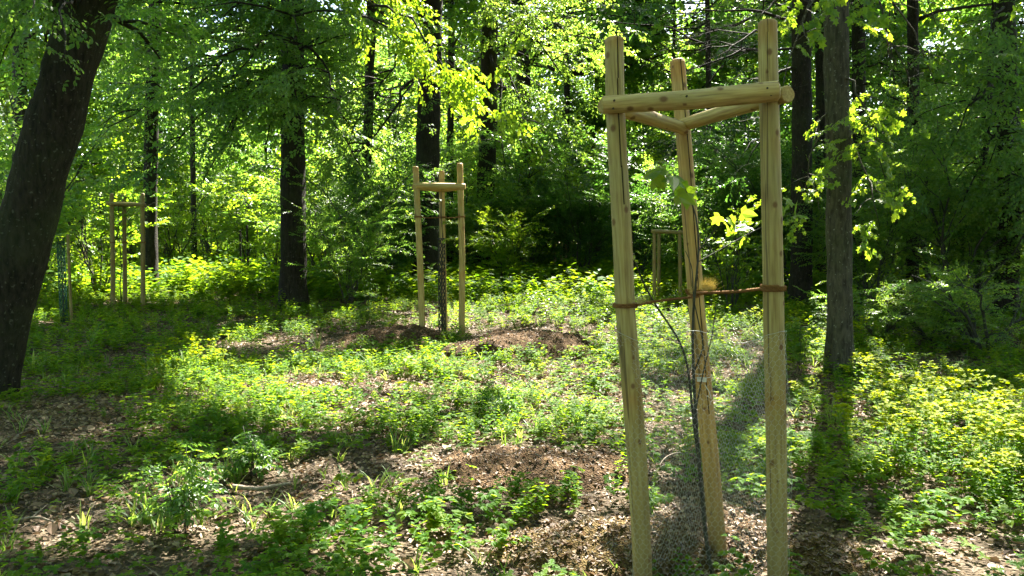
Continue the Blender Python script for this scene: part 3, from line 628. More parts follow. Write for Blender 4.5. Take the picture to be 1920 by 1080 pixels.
# the wood goes on beside and behind the viewer: unseen trees added as shading
for k, (x, y, lb_) in enumerate([(-13, 4, 'tree out of sight to the left'), (-9.5, -3, 'tree out of sight to the left and behind'), (-4, -7, 'tree behind the viewer, left one'), (1.5, -8, 'tree behind the viewer, middle one'), (6, -6, 'tree behind the viewer, right one'),
   (11, -2, 'tree out of sight to the right and behind'), (13.5, 5, 'tree out of sight to the right'), (-15, 10, 'tree out of sight far to the left'), (14.5, 10, 'tree out of sight far to the right'), (-6, -14, 'unseen far shading tree behind the viewer, left'), (6, -14, 'unseen far shading tree behind the viewer, right')]):
    dup(pt[k % 3], (x, y, float(gz(x, y)) - .05), k * 1.3, 1.05, lb_)

# ------------------------------------------------------------------ posts and stake frames
def log(pts, rad, parent, name, m, sides=30, crack=None, seed=0, chamfer=True, flats=.02, ring=.035, knots=0):
    """peeled round post; its own local z runs along its length"""
    pts = np.asarray(pts, float); a, b = pts[0], pts[-1]; ax = norm(b - a); L = np.linalg.norm(b - a)
    ref = np.array([0, -1., 0]) if abs(ax[1]) < .8 else np.array([1., 0, 0]); X = norm(np.cross(ref, ax)); Y = np.cross(ax, X)
    Rm = np.stack([X, Y, ax], -1); loc = (pts - a) @ Rm
    n = max(8, int(L / ring)); z = np.linspace(0, L, n)
    if chamfer: z = np.concatenate([[0, .006], z[1:-1], [L - .016, L]]); z = np.sort(z)
    cx = np.interp(z, loc[:, 2], loc[:, 0]); cy2 = np.interp(z, loc[:, 2], loc[:, 1])
    if len(pts) > 3:
        for arr in (cx, cy2):
            kk = np.ones(7) / 7; e = np.pad(arr, 3, mode='edge'); arr[:] = np.convolve(e, kk, 'valid')
    r = np.interp(z, np.linspace(0, L, len(np.atleast_1d(rad))) if np.ndim(rad) else [0, L], rad if np.ndim(rad) else [rad, rad])
    A = np.arange(sides) / sides * 2 * np.pi
    rr = r[:, None] * (1 + flats * np.cos(A[None] * 3 + seed + .4 * z[:, None]) + .035 * fbm(np.stack([np.cos(A)[None] * 1.2 + 0 * z[:, None], np.sin(A)[None] * 1.2 + 0 * z[:, None], z[:, None] * 3 + 0 * A[None]], -1), 3, seed))
    if chamfer: rr[0] *= .9; rr[-1] *= .72
    if crack is not None:
        a0, z0, z1, dep = crack
        w_ = a0 + .10 * vnoise(np.stack([z * 2.2, z * 0, z * 0], -1), seed + 4)
        k = np.round(w_ / (2 * np.pi) * sides).astype(int) % sides
        for i in range(len(z)):
            if z0 <= z[i] <= z1: rr[i, k[i]] -= dep * min(1, (z[i] - z0) / .15 + .2, (z1 - z[i]) / .15 + (1 if z1 >= L else .2))
    V = np.stack([cx[:, None] + rr * np.cos(A), cy2[:, None] + rr * np.sin(A), np.repeat(z[:, None], sides, 1)], -1)
    kn = np.zeros(rr.shape)
    for q_ in range(knots):
        zk = L * (q_ + rng.random()) / knots; ak = rng.uniform(0, 6.28) if rng.random() < .4 else rng.uniform(.5, 2.6); sk = rng.uniform(.005, .0115)
        da = (A[None] - ak + np.pi) % (2 * np.pi) - np.pi; dist = np.sqrt((da * r[:, None] / sk) ** 2 + ((z[:, None] - zk) / (sk * 1.35)) ** 2)
        kn = np.maximum(kn, np.clip(1.5 - dist, 0, 1)); rr = rr + .0022 * np.exp(-(dist / 2.2) ** 2)
    V = np.stack([cx[:, None] + rr * np.cos(A), cy2[:, None] + rr * np.sin(A), np.repeat(z[:, None], sides, 1)], -1)
    i = np.arange(len(z) - 1)[:, None] * sides; j = np.arange(sides)[None]; j2 = (j + 1) % sides
    mb = MB(); mb.raw(V.reshape(-1, 3), np.stack([i + j, i + j2, i + sides + j2, i + sides + j], -1).reshape(-1, 4), 0, kn.ravel(), True)
    if crack is not None:
        fm = np.zeros((len(z) - 1, sides), int)
        for q_ in range(len(z) - 1):
            if z0 <= z[q_] <= z1: fm[q_, k[q_]] = 1; fm[q_, (k[q_] - 1) % sides] = 1 if crack[3] > .01 else 0
        mb.mi[0] = fm.ravel()
    t = len(z) * sides
    for fc in ([*range(sides)][::-1], [*range(t - sides, t)]):
        mb.li.append(np.array(fc)); mb.lt.append(np.array([sides])); mb.mi.append(np.array([0])); mb.sm.append(np.array([False]))
    o = mb.build(name, [m, M['crack']], parent)
    base = np.array(parent.location); M4 = np.eye(4); M4[:3, :3] = Rm; M4[:3, 3] = a - base
    o.matrix_local = Matrix(M4.tolist()); return o

def rope_mb(pts, r=.006, strands=3, twist=.028, fuzz=60, rnd=.5):
    pts = np.asarray(pts, float); seg = np.linalg.norm(np.diff(pts, axis=0), axis=1); L = seg.sum(); cum = np.concatenate([[0], np.cumsum(seg)])
    n = max(6, int(L / .006)); s = np.linspace(0, L, n); q = np.stack([np.interp(s, cum, pts[:, k]) for k in range(3)], -1)
    t = norm(np.gradient(q, axis=0)); up = np.array([0, 0, 1.]); U = norm(np.cross(t, up) + 1e-6); V = np.cross(t, U); mb = MB()
    for k in range(strands):
        ph = s / twist * 2 * np.pi / 1 + k * 2 * np.pi / strands; c = q + (U * np.cos(ph)[:, None] + V * np.sin(ph)[:, None]) * r * .5
        mb.tube(c, r * .62, 5, 0, rnd=.3 + .3 * k / strands)
    i = rng.integers(0, n, int(fuzz * L * 10)); d = rng.normal(0, 1, (len(i), 3)) + t[i] * .5
    mb.temp(q[i], frames(d, rng.normal(0, 1, d.shape)), np.stack([rng.uniform(.006, .02, len(i)), np.full(len(i), .0007), np.full(len(i), .0007)], -1), 'twig', 0)
    return mb

def stake_frame(base, posts, rails, ropes, label, m, group='stake frames round young trees', sides=14, ropesize=.006):
    root = empty('staking_tripod', base, label, 'stake frame', group)
    for pts, r in posts: log(pts, r, root, 'post', m, sides, seed=int(rng.integers(99)), ring=.06)
    for pts, r in rails: log(pts, r, root, 'rail', m, sides, seed=int(rng.integers(99)), ring=.06)
    for pts in ropes:
        mb = rope_mb(pts, ropesize, fuzz=12); mb.build('rope', M['rope'], root, base)
    return root

# --- the nearest frame
def pts_of(lst, d0, d1):
    n = len(lst); return np.array([P(a, b, d0 + (d1 - d0) * i / (n - 1)) for i, (a, b) in enumerate(lst)])
def extend(pts, z):
    d = pts[-1] - pts[-3]; t = (z - pts[-1][2]) / d[2]; return np.vstack([pts, pts[-1] + d * t])
FL = extend(pts_of([(1151, 70), (1153, 200), (1158, 300), (1165, 420), (1172, 580), (1186, 750), (1197, 900), (1205, 1080)], 3.28, 3.2), -.25)[::-1]
FR = extend(pts_of([(1439, 38), (1441, 170), (1445, 300), (1448, 450), (1451, 600), (1455, 800), (1458, 1080)], 3.22, 3.18), -.25)[::-1]
BK = extend(pts_of([(1270, 112), (1280, 230), (1293, 400), (1305, 560), (1317, 700), (1331, 850), (1346, 1020)], 3.95, 3.68), -.25)[::-1]
fbase = np.array([.95, 3.4, float(gz(.95, 3.4))])
F1 = empty('staking_tripod', fbase, 'large pale peeled-log stake frame nearest the viewer, three posts wrapped in wire netting', 'stake frame', 'stake frames round young trees')
log(FL, [.0405, .042, .0395], F1, 'post', M['wood_post'], 96, (1.85, 1.9, 9, .012), 3, ring=.008, knots=17)
log(FR, [.0415, .0425, .0385], F1, 'post', M['wood_post'], 96, (1.25, 2.35, 9, .004), 8, ring=.008, knots=17)
bk = log(BK, [.042, .0395, .0375], F1, 'post', M['wood_back'], 96, (1.75, .9, 9, .016), 5, ring=.008, knots=20); bk['label'] = 'back post split by a long dark crack'
log([P(1129, 197, 3.22), P(1300, 187, 3.15), P(1461, 171, 3.13)], [.036, .039, .041], F1, 'rail', M['wood'], 72, None, 11, True, .02, .008, 9)
log([P(1118 + 14, 197, 3.33), P(1200, 216, 3.55), P(1284, 242, 3.86)], [.036, .033, .03], F1, 'rail', M['wood'], 64, None, 12, True, .03, .008, 6)
log([P(1478, 176, 3.16), P(1400, 198, 3.42), P(1276, 236, 3.9)], [.034, .034, .032], F1, 'rail', M['wood'], 64, None, 13, True, .03, .008, 6)
sc_ = MB()
for px, py, d in ((1439, 165, 3.092), (1446, 178, 3.095), (1152, 188, 3.16), (1150, 203, 3.165), (1288, 180, 3.11)):
    c = P(px, py, d); sc_.tube(np.array([c + (0, .012, 0), c]), .0042, 10, 0)
sc_.build('screw_heads', M['stick_dark'], F1, fbase)
def wrap(c, r, z, turns=1.2, pitch=.012, ph=0.):
    a = np.linspace(ph, ph + turns * 2 * np.pi, int(26 * turns)); return np.stack([c[0] + r * np.cos(a), c[1] + r * np.sin(a), z + pitch * (a - ph) / (2 * np.pi)], -1)
def at_z(pts, z):
    s = pts[np.argsort(pts[:, 2])]; return np.array([np.interp(z, s[:, 2], s[:, k]) for k in (0, 1)] + [z])
pL, pB, pR = P(1172, 573, 3.23), P(1304, 552, 3.72), P(1450, 543, 3.2)
sapx = P(1303, 556, 3.6)
ropes = MB()
def addrope(mb):
    o = mb.build('rope', M['rope'], F1, fbase); return o
cL = at_z(FL, pL[2]); cR = at_z(FR, pR[2]); cB = at_z(BK, pB[2])
addrope(rope_mb(np.vstack([wrap(cL, .047, pL[2] - .006, 2.1, .007, 0), [P(1197, 572, 3.2)], [P(1215, 567, 3.25)], [P(1260, 561, 3.42)], [sapx + (0, -.02, 0)], wrap(sapx, .018, sapx[2], 1.3, .01, 4.7), [P(1312, 551, 3.62)]]), .0058))
addrope(rope_mb(np.vstack([[P(1296, 543, 3.66)], [P(1304, 550, 3.6)], [P(1330, 549, 3.5)], [P(1380, 547, 3.35)], [P(1425, 542, 3.2)], wrap(cR, .047, pR[2], 2.2, .008, 3.6)]), .0072))
addrope(rope_mb(wrap(cB, .047, pB[2] - .004, 2.4, .009, 3.4), .005))
tf = MB()
for ctr, n, hh in ((P(1326, 542, 3.5), 420, .07), (P(1199, 566, 3.18), 120, .04), (P(1298, 548, 3.62), 90, .03)):
    d = np.stack([rng.normal(.05, .28, n), rng.normal(0, .3, n), rng.uniform(.35, 1, n)], -1)
    T = ctr + rng.normal(0, 1, (n, 3)) * (.016 if n > 100 else .008, .012, .005)
    tf.temp(T, frames(d, rng.normal(0, 1, d.shape)), np.stack([rng.uniform(.4, 1, n) * hh, np.full(n, .0011), np.full(n, .0011)], -1), 'twig', 0, rng.uniform(.6, 1, n))
M['tuft'] = leafmat('frayed_coir', [(.46, .38, .14), (.55, .46, .2), (.64, .55, .26)], [(.5, .42, .12), (.6, .5, .16), (.68, .58, .2)], .4, .8, .1)
tf.build('rope_tuft', M['tuft'], F1, fbase)
# netting
def netting():
    mb = MB(); zb, zt = .02, 1.13
    # closed path round the three posts
    cs = [at_z(FL, .5), at_z(FR, .5), at_z(BK, .5)]
    def loop(z):
        a, b, c = at_z(FL, z), at_z(FR, z), at_z(BK, z); o = (a + b + c) / 3; out = []
        for q in (a, b, c):
            base_a = math.atan2(q[1] - o[1], q[0] - o[0])
            for da in np.linspace(-1.0, 1.0, 7): out.append(q + .047 * np.array([math.cos(base_a + da), math.sin(base_a + da), 0]))
        out.append(out[0]); return np.array(out)
    lp = loop(.5); per = np.linalg.norm(np.diff(lp, axis=0), axis=1).sum(); cw = .026; nc = int(per / cw); ch = cw * .80
    rows = int((zt - zb) / ch)
    zs = np.linspace(0, 1.3, 14); LP = np.array([loop(z) for z in zs])
    def at(s, z):  # s in cells
        s = (np.asarray(s, float) / nc) % 1.0; z = np.asarray(z, float)
        res = np.zeros((len(s), 3)); zi = np.clip(np.searchsorted(zs, z) - 1, 0, len(zs) - 2); f = (z - zs[zi]) / (zs[1] - zs[0])
        segl = np.linalg.norm(np.diff(lp, axis=0), axis=1); cum = np.concatenate([[0], np.cumsum(segl)]) / per
        k = np.clip(np.searchsorted(cum, s, 'right') - 1, 0, len(segl) - 1); u = (s - cum[k]) / (cum[k + 1] - cum[k])
        for zz, wt in ((zi, 1 - f), (zi + 1, f)):
            res += wt[:, None] * (LP[zz, k] * (1 - u)[:, None] + LP[zz, k + 1] * u[:, None])
        res[:, 2] = z
        # slack: the sheet bellies and bulges between the posts
        w_ = .018 * vnoise(np.stack([s * 22, z * 5, z * 0], -1), 77) + .006 * vnoise(np.stack([s * 70, z * 14, z * 0], -1), 78)
        ctr = LP[zi].mean(1); d = res - ctr; d[:, 2] = 0; d = norm(d); res += d * w_[:, None]
        sag = .05 * np.sin(s * 6 * np.pi) ** 2 * np.clip((z - .6) / .5, 0, 1); res[:, 2] -= sag
        return res
    A, B = [], []
    for r in range(rows):
        c = np.arange(nc) + (.5 if r % 2 else 0.); z0 = zb + r * ch
        v0 = (c, z0 + 0 * c); v1 = (c, z0 + ch * .42 + 0 * c); nl = (c - .5, z0 + ch + 0 * c); nr = (c + .5, z0 + ch + 0 * c)
        for a, b in ((v0, v1), (v1, nl), (v1, nr)): A.append(at(*a)); B.append(at(*b))
    A = np.concatenate(A); B = np.concatenate(B); d = B - A; L = np.linalg.norm(d, axis=1); rr = .00048
    Rm = frames(d, np.tile([.13, .9, .3], (len(d), 1))); ang = np.arange(3) / 3 * 2 * np.pi
    ring = np.stack([np.zeros(3), np.cos(ang), np.sin(ang)], -1) * rr
    V0 = np.einsum('nij,kj->nki', Rm, ring) + A[:, None]; V1 = np.einsum('nij,kj->nki', Rm, ring) + B[:, None]
    V = np.concatenate([V0, V1], 1).reshape(-1, 3); k = (np.arange(len(A)) * 6)[:, None, None]
    Fc = (np.array([(0, 1, 4, 3), (1, 2, 5, 4), (2, 0, 3, 5)])[None] + k).reshape(-1, 4); mb.raw(V, Fc, 0, .5, True)
    s = np.linspace(0, nc - .01, nc * 2); top = at(s, np.full(len(s), zt)); mb.tube(np.vstack([top, top[:1]]), .0011, 4, 0, False)
    return mb.build('wire_netting', M['wire'], F1, fbase)
netting()

# --- sapling inside
sb = G(1335, 1020); sroot = empty('sapling', sb, 'slender grey-stemmed sapling tied inside the nearest stake frame, few large leaves', 'sapling', 'young planted trees')
st = MB()
def stem(lst, d0, d1, r0, r1, sides=8): pts = resample(pts_of(lst, d0, d1), 26); st.tube(pts, np.linspace(r0, r1, len(pts)), sides, 0, rough=.12, seed=4, freq=30)
stem([(1338, 1085), (1326, 1040), (1318, 950), (1309, 850), (1303, 760), (1300, 690), (1298, 620), (1301, 560), (1308, 500), (1313, 450), (1306, 400), (1290, 350), (1262, 325)], 3.42, 3.55, .0105, .003)
stem([(1322, 985), (1308, 850), (1297, 760), (1291, 690), (1278, 642), (1250, 602), (1222, 562), (1200, 520), (1187, 475)], 3.44, 3.3, .008, .003)
stem([(1302, 780), (1318, 700), (1335, 630), (1343, 570)], 3.5, 3.6, .004, .002, 5)
stem([(1300, 700), (1320, 650), (1300, 560), (1298, 500), (1285, 470)], 3.5, 3.55, .004, .002, 5)
stem([(1311, 470), (1340, 430), (1372, 405)], 3.55, 3.6, .003, .0015, 5)
stem([(1311, 490), (1400, 440), (1480, 400)], 3.55, 3.9, .003, .0015, 5)
stem([(1230, 575), (1205, 560), (1192, 530)], 3.38, 3.35, .0025, .0012, 5)
st.build('stem', M['twigbark'], sroot, sb)
lv = MB()
def hang_leaves(ctrs, size, shape='maple', rb=.8):
    n = len(ctrs); T = np.array([P(*c) for c in ctrs]); d = np.stack([rng.normal(0, .7, n), rng.normal(-.1, .5, n), rng.uniform(-.9, -.1, n)], -1)
    N = np.stack([rng.normal(0, .5, n), rng.normal(-.6, .5, n), rng.uniform(.3, 1, n)], -1)
    lv.temp(T, frames(d, N), size * rng.uniform(.7, 1.15, n), shape, 0, np.clip(rb + rng.normal(0, .15, n), 0, 1))
hang_leaves([(1225, 322, 3.5), (1248, 318, 3.5), (1262, 330, 3.52), (1240, 345, 3.5), (1272, 350, 3.55), (1270, 366, 3.5)], .10)
hang_leaves([(1375, 405, 3.6), (1390, 400, 3.6), (1362, 420, 3.6), (1385, 430, 3.62), (1402, 425, 3.6), (1370, 412, 3.6), (1395, 445, 3.6), (1350, 405, 3.6)], .075)
hang_leaves([(1480, 385, 3.9), (1495, 380, 3.9), (1470, 395, 3.9), (1490, 405, 3.9), (1508, 410, 3.9), (1475, 372, 3.9)], .07)
hang_leaves([(1187, 478, 3.3), (1192, 470, 3.3), (1190, 488, 3.3)], .03, 'oval'); hang_leaves([(1343, 585, 3.6), (1335, 600, 3.6), (1330, 590, 3.6), (1190, 505, 3.3)], .03, 'oval')
lv.build('leaves', M['maple'], sroot, sb)
tb = MB(); q = P(1316, 712, 3.56)
tb.raw(q + np.array([(-.022, 0, -.009), (.022, 0, -.012), (.022, 0, .01), (-.022, 0, .013), (-.022, .003, -.009), (.022, .003, -.012), (.022, .003, .01), (-.022, .003, .013)]),
       [(0, 1, 2, 3), (7, 6, 5, 4), (0, 4, 5, 1), (1, 5, 6, 2), (2, 6, 7, 3), (3, 7, 4, 0)])
tb.tube(wrap(at_z(BK, q[2]), .046, q[2] - .03, 1.3, .02, 3), .0014, 4, 0)
tb.tube([P(1322, 722, 3.55), P(1330, 735, 3.54), P(1334, 748, 3.54), P(1326, 742, 3.53)], .0016, 4, 0)
tag(tb.build('plant_tag', M['tag'], None, q), 'small white plant tag tied with string to the back post', 'plant tag')

# --- the other frames
def frame_px(label, d, posts, rail, rope_y=None, r=.04, m=None, back=1, depth=.5, rail_r=.036, gnd=True):
    """posts: [(xtop,ytop,xbot,ybot,dd)] ; rail (x0,y0,x1,y1)"""
    m = m or M['wood']; PP = []
    for xt, yt, xb, yb, dd in posts:
        a = P(xt, yt, d + dd); b = P(xb, yb, d + dd); z = float(gz(b[0], b[1])) - .2; t = (z - b[2]) / (b[2] - a[2]); b = b + (b - a) * t; PP.append(np.array([b, (a + b) / 2 + rng.normal(0, .008, 3), a]))
    base = np.mean([p[0] for p in PP], 0); base[2] = float(gz(base[0], base[1]))
    zr = P(rail[0], rail[1], d)[2]; rails = [(np.array([P(rail[0], rail[1], d - .02), P(rail[2], rail[3], d - .02)]), rail_r)]
    fr = [i for i in range(len(PP)) if i != back]
    if back is not None and len(PP) > 2:
        for i in fr:
            a = at_z(PP[i], zr - .02); b = at_z(PP[back], zr - .03); e = norm(b - a) * .06; rails.append((np.array([a - e, b + e]), rail_r * .9))
    ropes = []
    if rope_y:
        z = P(rail[0], rope_y, d)[2]; cs = [at_z(p, z) for p in PP]
        for c in cs: ropes.append(wrap(c, r + .006, z - .01, 2.0, .012))
        if len(cs) > 2:
            c = cs[back] + (-.05, -.12, 0)
            for i in fr: ropes.append(curve(cs[i] + norm(c - cs[i]) * r, c, -.02, 6, 0))
    return stake_frame(base, [(p, [r * 1.05, r * .95]) for p in PP], rails, ropes, label, m), PP
frame_px('sunlit log stake frame standing in mid clearing between two soil heaps', 11.0,
         [(779, 312, 792, 628, 0), (828, 320, 834, 622, .5), (862, 306, 865, 630, 0)], (775, 348, 873, 350), 407, .045, rail_r=.046)
frame_px('shaded dull-toned stake frame on the left, in front of a dark trunk', 14.5,
         [(209, 362, 211, 545, 0), (232, 364, 234, 548, .45), (267, 362, 268, 552, 0)], (200, 381, 273, 384), 455, .04, M['wood_dull'])
frame_px('far small stake frame right behind the leaning trunk', 24,
         [(162, 380, 162, 480, .3), (174, 376, 176, 490, 0), (158, 385, 157, 480, .6)], (148, 402, 180, 405), None, .045, M['wood'], 2)
frame_px('distant thin stake frame in front of the darkest part of the wood', 25,
         [(1041, 372, 1041, 490, 0), (1061, 364, 1061, 490, 0), (1052, 376, 1052, 485, .6)], (1035, 386, 1065, 384), None, .04, M['wood_dull'], 2)
frame_px('low bare stake frame like a goal, behind the nearest frame', 16,
         [(1227, 434, 1227, 520, .1), (1236, 436, 1235, 520, .5), (1274, 434, 1275, 520, 0)], (1221, 433, 1283, 436), None, .04, M['wood_dull'], 1)

def guard(px, ytop, d, r, label, m, leafy=True, h=None, trunk_top=None):
    g = P(px, 600, d); z0 = float(gz(g[0], g[1])); zt = P(px, ytop, d)[2]; base = np.array([g[0], g[1], z0])
    mb = MB(); rows = int((zt - z0) / .05); cols = 8
    for k in range(cols):
        for sgn in (1, -1):
            a = k / cols * 2 * np.pi + sgn * np.linspace(0, rows * .5 * np.pi / cols * 2, rows * 2); z = np.linspace(z0 - .02, zt, rows * 2)
            mb.tube(np.stack([g[0] + r * np.cos(a), g[1] + r * np.sin(a), z], -1), .0045, 4, 0, False)
    for z in (z0 + .02, zt): mb.tube(wrap((g[0], g[1]), r, z, 1.0, 0), .005, 4, 0, False)
    o = mb.build('tree_guard', m, None, base); tag(o, label, 'tree guard', 'mesh sleeves round saplings')
    return base, zt
b2, z2 = guard(829, 447, 11.25, .052, 'black mesh tree guard inside the sunlit mid-clearing frame', M['guard_black'])
b3, z3 = guard(120, 445, 12.5, .055, 'green mesh tree guard beside the big leaning trunk', M['guard_green'])
def little_tree(base, h, label, seed, n=8, lean=(0, 0), shape='maple', S=.5):
    root = empty('sapling', base, label, 'sapling', 'young planted trees'); a, b = MB(), MB(); top = base + np.array([lean[0], lean[1], h])
    pts = curve(base, top, 0, 7, .015); a.tube(pts, np.linspace(.013, .004, 7), 6)
    q, d = along(pts, rng.uniform(.6, 1, n)); D = np.stack([rng.normal(0, 1, n), rng.normal(0, 1, n), rng.uniform(-.2, .5, n)], -1)
    put_sprays(b, q, frames(D, np.array([0, 0, 1.]) + rng.normal(0, .3, (n, 3))), np.full(n, S) * rng.uniform(.7, 1.2, n), SPR_B, shape, 0, 1, rbase=.9)
    a.build('stem', M['twigbark'], root, base); b.build('leaves', [M['maple'], M['twigbark']], root, base); return root
little_tree(b2, 2.1, 'thin sapling rising from the black mesh guard in mid clearing', 1, 4, S=.35)
b = G(238, 560); b[1] = 14.7; b = np.array([P(226, 500, 14.7)[0], 14.7, float(gz(P(226, 500, 14.7)[0], 14.7))])
little_tree(b, P(226, 345, 14.7)[2] - b[2], 'leafy young maple showing above the shaded left frame', 2, 7, S=.65)
little_tree(b3, z3 - b3[2] + .15, 'small bush-topped sapling growing out of the green mesh guard', 3, 4, S=.4)
for px, yt, d, rr, lb in ((127, 440, 12.4, .022, 'thin upright stake tied beside the green mesh guard'), (450, 432, 24, .03, 'small dark stake in the far left glade, shorter one'), (463, 422, 22, .03, 'small dark stake in the far left glade, taller one')):
    t = P(px, yt, d); z0 = float(gz(t[0], t[1])); root = empty('stake', (t[0], t[1], z0), lb, 'stake', 'single stakes'); log([np.array([t[0], t[1], z0 - .15]), t], rr, root, 'post', M['wood_dull'] if px < 200 else M['bark'], 10)
# ------------------------------------------------------------------ understorey bushes
def proto_bush(h, w_, label, seed, shape, protos, lm, n, S, leafmul=1., nst=8):
    root = empty('bush', (0, 0, 0), label, 'bush', 'understorey bushes'); tb, lb = MB(), MB()
    for k in range(nst):
        az = rng.uniform(0, 6.28); L = w_ * rng.uniform(.3, 1); top = np.array([math.cos(az) * L, math.sin(az) * L, h * rng.uniform(.55, 1)])
        limb(tb, lb, rng.normal(0, .08, 3) * (1, 1, 0), top, .028, n // nst, .6, S, protos, shape, .1, .12, True, 5, leafmul=leafmul, sides=5, droop=.05, twigs=(S < .8))
    tb.build('stem', M['twigbark'], root); lb.build('foliage', [M[lm], M['twigbark']], root); return root
BU = {}
def bush(kind, px, d, sc, label, dz=0):
    spec = {'beech': (3.6, 1.7, 1, 'kite', SPR, 'leaf', 240, .95, 1.15), 'young': (3., 1.5, 2, 'kite', SPR, 'leaf_sunlit', 200, .85, 1.1), 'small': (3.4, 1.8, 3, 'kite', SPR_S, 'leaf', 260, .9, 1.2),  # 'young' bushes carry sunlight in their brightened leaf colour
            'dark': (4., 2., 4, 'kite', SPR, 'leaf_shaded', 300, 1.0, 1.25), 'low': (1.3, 1.2, 5, 'kite', SPR_S, 'leaf', 130, .6, 1.25), 'maple': (3.4, 1.3, 6, 'maple', SPR_B, 'maple', 90, .8, 1.)}[kind]  # 'dark' bushes carry shade in their darkened leaf colour
    q = P(px, 430, d); loc = (q[0], d, float(gz(q[0], d)) + dz)
    if kind not in BU:
        r = proto_bush(spec[0], spec[1], label, spec[2], spec[3], spec[4], spec[5], spec[6], spec[7], spec[8]); r.location = loc; r.scale = (sc,) * 3; BU[kind] = r
    else: dup(BU[kind], loc, float(rng.uniform(0, 6.28)), sc, label)
bush('young', 330, 26, 1.1, 'sunlit bush left of the left glade, behind the shaded frame')
bush('young', 400, 31, 1.2, 'bright bush at the back of the left glade')
bush('young', 470, 28, 1.0, 'bright bush behind the two small dark stakes')
bush('young', 510, 21, .9, 'bright bush just left of the straight dark trunk')
bush('beech', 600, 20, 1.0, 'green bush just right of the straight dark trunk')
bush('young', 640, 24, 1.2, 'yellow-green bush right of the straight dark trunk')
bush('small', 655, 15.5, .8, 'small-leaved bush in front of the slim dim trunk')
bush('dark', 730, 19, .8, 'dark bush left of the middle frame')
bush('small', 745, 24, 1.2, 'small-leaved bush far left of the middle frame')
bush('beech', 860, 24, 1.0, 'green bush behind the right post of the middle frame')
bush('young', 948, 21, .7, 'bright-topped bush at the edge of the darkest part of the wood')
bush('dark', 990, 24, .9, 'dark bush below the black trunk')
bush('dark', 1090, 23, .9, 'dark bush left of the nearest left post')
bush('small', 1120, 28, 1.3, 'small-leaved bush behind the distant thin frame, to its right')
bush('dark', 1200, 21, .9, 'dark bush left of the low goal-like frame')
bush('small', 1330, 19, .9, 'small-leaved bush right of the low goal-like frame')
bush('dark', 1395, 18, .9, 'dark bush left of the nearest right post')
bush('maple', 1375, 14, .5, 'young maple bush between the posts of the nearest frame')
bush('small', 1490, 17, 1.0, 'small-leaved bush right of the nearest right post')
bush('beech', 1550, 24, 1.1, 'green bush far behind the lichen-speckled trunk')
bush('small', 1640, 14, .8, 'small-leaved bush right of the lichen-speckled trunk')
bush('small', 1690, 20, 1.1, 'small-leaved bush behind the slim shaded trunk on the right')
bush('beech', 1760, 17, 1.1, 'green bush under the right sky gap')
bush('small', 1800, 13.5, 1.0, 'small-leaved bush between the crooked tree and the flowers')
bush('small', 1850, 19, 1.3, 'tall small-leaved bush left of the right edge trunk')
bush('beech', 1925, 14, 1.0, 'green bush at the right edge')
bush('low', 1760, 10.2, .8, 'low shaded bush above the yellow-green flowers')
bush('low', 1850, 9.5, .9, 'low shaded bush at the right edge behind the flowers')
bush('low', 1660, 10.5, .7, 'low shaded bush right at the lichen-speckled trunk')
bush('maple', 180, 17, .8, 'young maple bush between the leaning trunk and the shaded left frame')
bush('young', 100, 20, 1.0, 'bright bush seen past the leaning trunk')
bush('beech', 20, 15, 1.2, 'green bush left of the leaning trunk')
bush('young', 225, 24, 1.0, 'bright bush behind the shaded left frame')
bush('beech', 300, 33, 1.5, 'tall bush far behind the shaded left frame')
bush('small', 560, 34, 1.6, 'tall small-leaved bush far behind the straight dark trunk')
bush('beech', 700, 33, 1.4, 'tall bush far left of the middle frame')
bush('small', 820, 33, 1.3, 'tall small-leaved bush far behind the middle frame')
bush('small', 910, 36, 1.4, 'small-leaved bush far behind the bent trunk')
bush('dark', 1030, 34, 1.6, 'big dark bush behind the distant thin frame')
bush('dark', 1290, 29, 1.5, 'big dark bush far behind the low goal-like frame')
bush('dark', 1440, 26, 1.4, 'big dark bush hidden partly by the nearest right post')
bush('beech', 1610, 30, 1.5, 'tall bush far right of the lichen-speckled trunk')

# the far wood: too many crowns and stems to count
def far_wood():
    mb = MB(); n = 9000
    x = rng.uniform(-62, 62, n); y = rng.uniform(52, 74, n); z = np.abs(rng.normal(0, 1, n)) * 0 + rng.uniform(.3, 15, n)
    g = fbm(np.stack([x * .16, y * .16, z * .2], -1), 3, 44); gap = (z > 8) & (g > .15); k = (g > -.5) & ~gap; x, y, z = x[k], y[k], z[k]; n = len(x)
    T = np.stack([x, y, z + gz(x, y)], -1); D = rng.normal(0, 1, (n, 3)) * (1, 1, .3)
    put_sprays(mb, T, frames(D, np.array([0, 0, 1.]) + rng.normal(0, .4, (n, 3))), rng.uniform(2.2, 3.4, n), SPR_C, 'kite', 0, 1, 1.2, False)
    for i in range(110):
        xx, yy = rng.uniform(-60, 60), rng.uniform(54, 72); h = rng.uniform(10, 16); zz = float(gz(xx, yy))
        mb.tube(np.array([[xx, yy, zz - .3], [xx + rng.normal(0, .2), yy, zz + h / 2], [xx + rng.normal(0, .5), yy, zz + h]]), [.22, .16, .06], 7, 1)
    tag(mb.build('far_wood', [M['leaf'], M['bark_dark']]), None, None, None, 'stuff')
far_wood()

bush('young', 1000, 27, 1.7, 'tall bright bush rising between bent trunk and black trunk')
bush('young', 1110, 27, 1.9, 'tall bright bush left of the nearest left post, far back')
bush('beech', 880, 30, 2.0, 'tallest green bush far right of the middle frame')
bush('young', 720, 30, 2.0, 'tall bright bush far left of the middle frame')
bush('young', 1180, 32, 2.2, 'tall bright bush far behind the nearest left post')
bush('beech', 780, 27, 1.7, 'tall green bush straight behind the middle frame')
bush('young', 1640, 24, 1.7, 'tall bright bush far right of the lichen-speckled trunk')
bush('young', 1790, 26, 1.6, 'tall bright bush under the right sky gap')

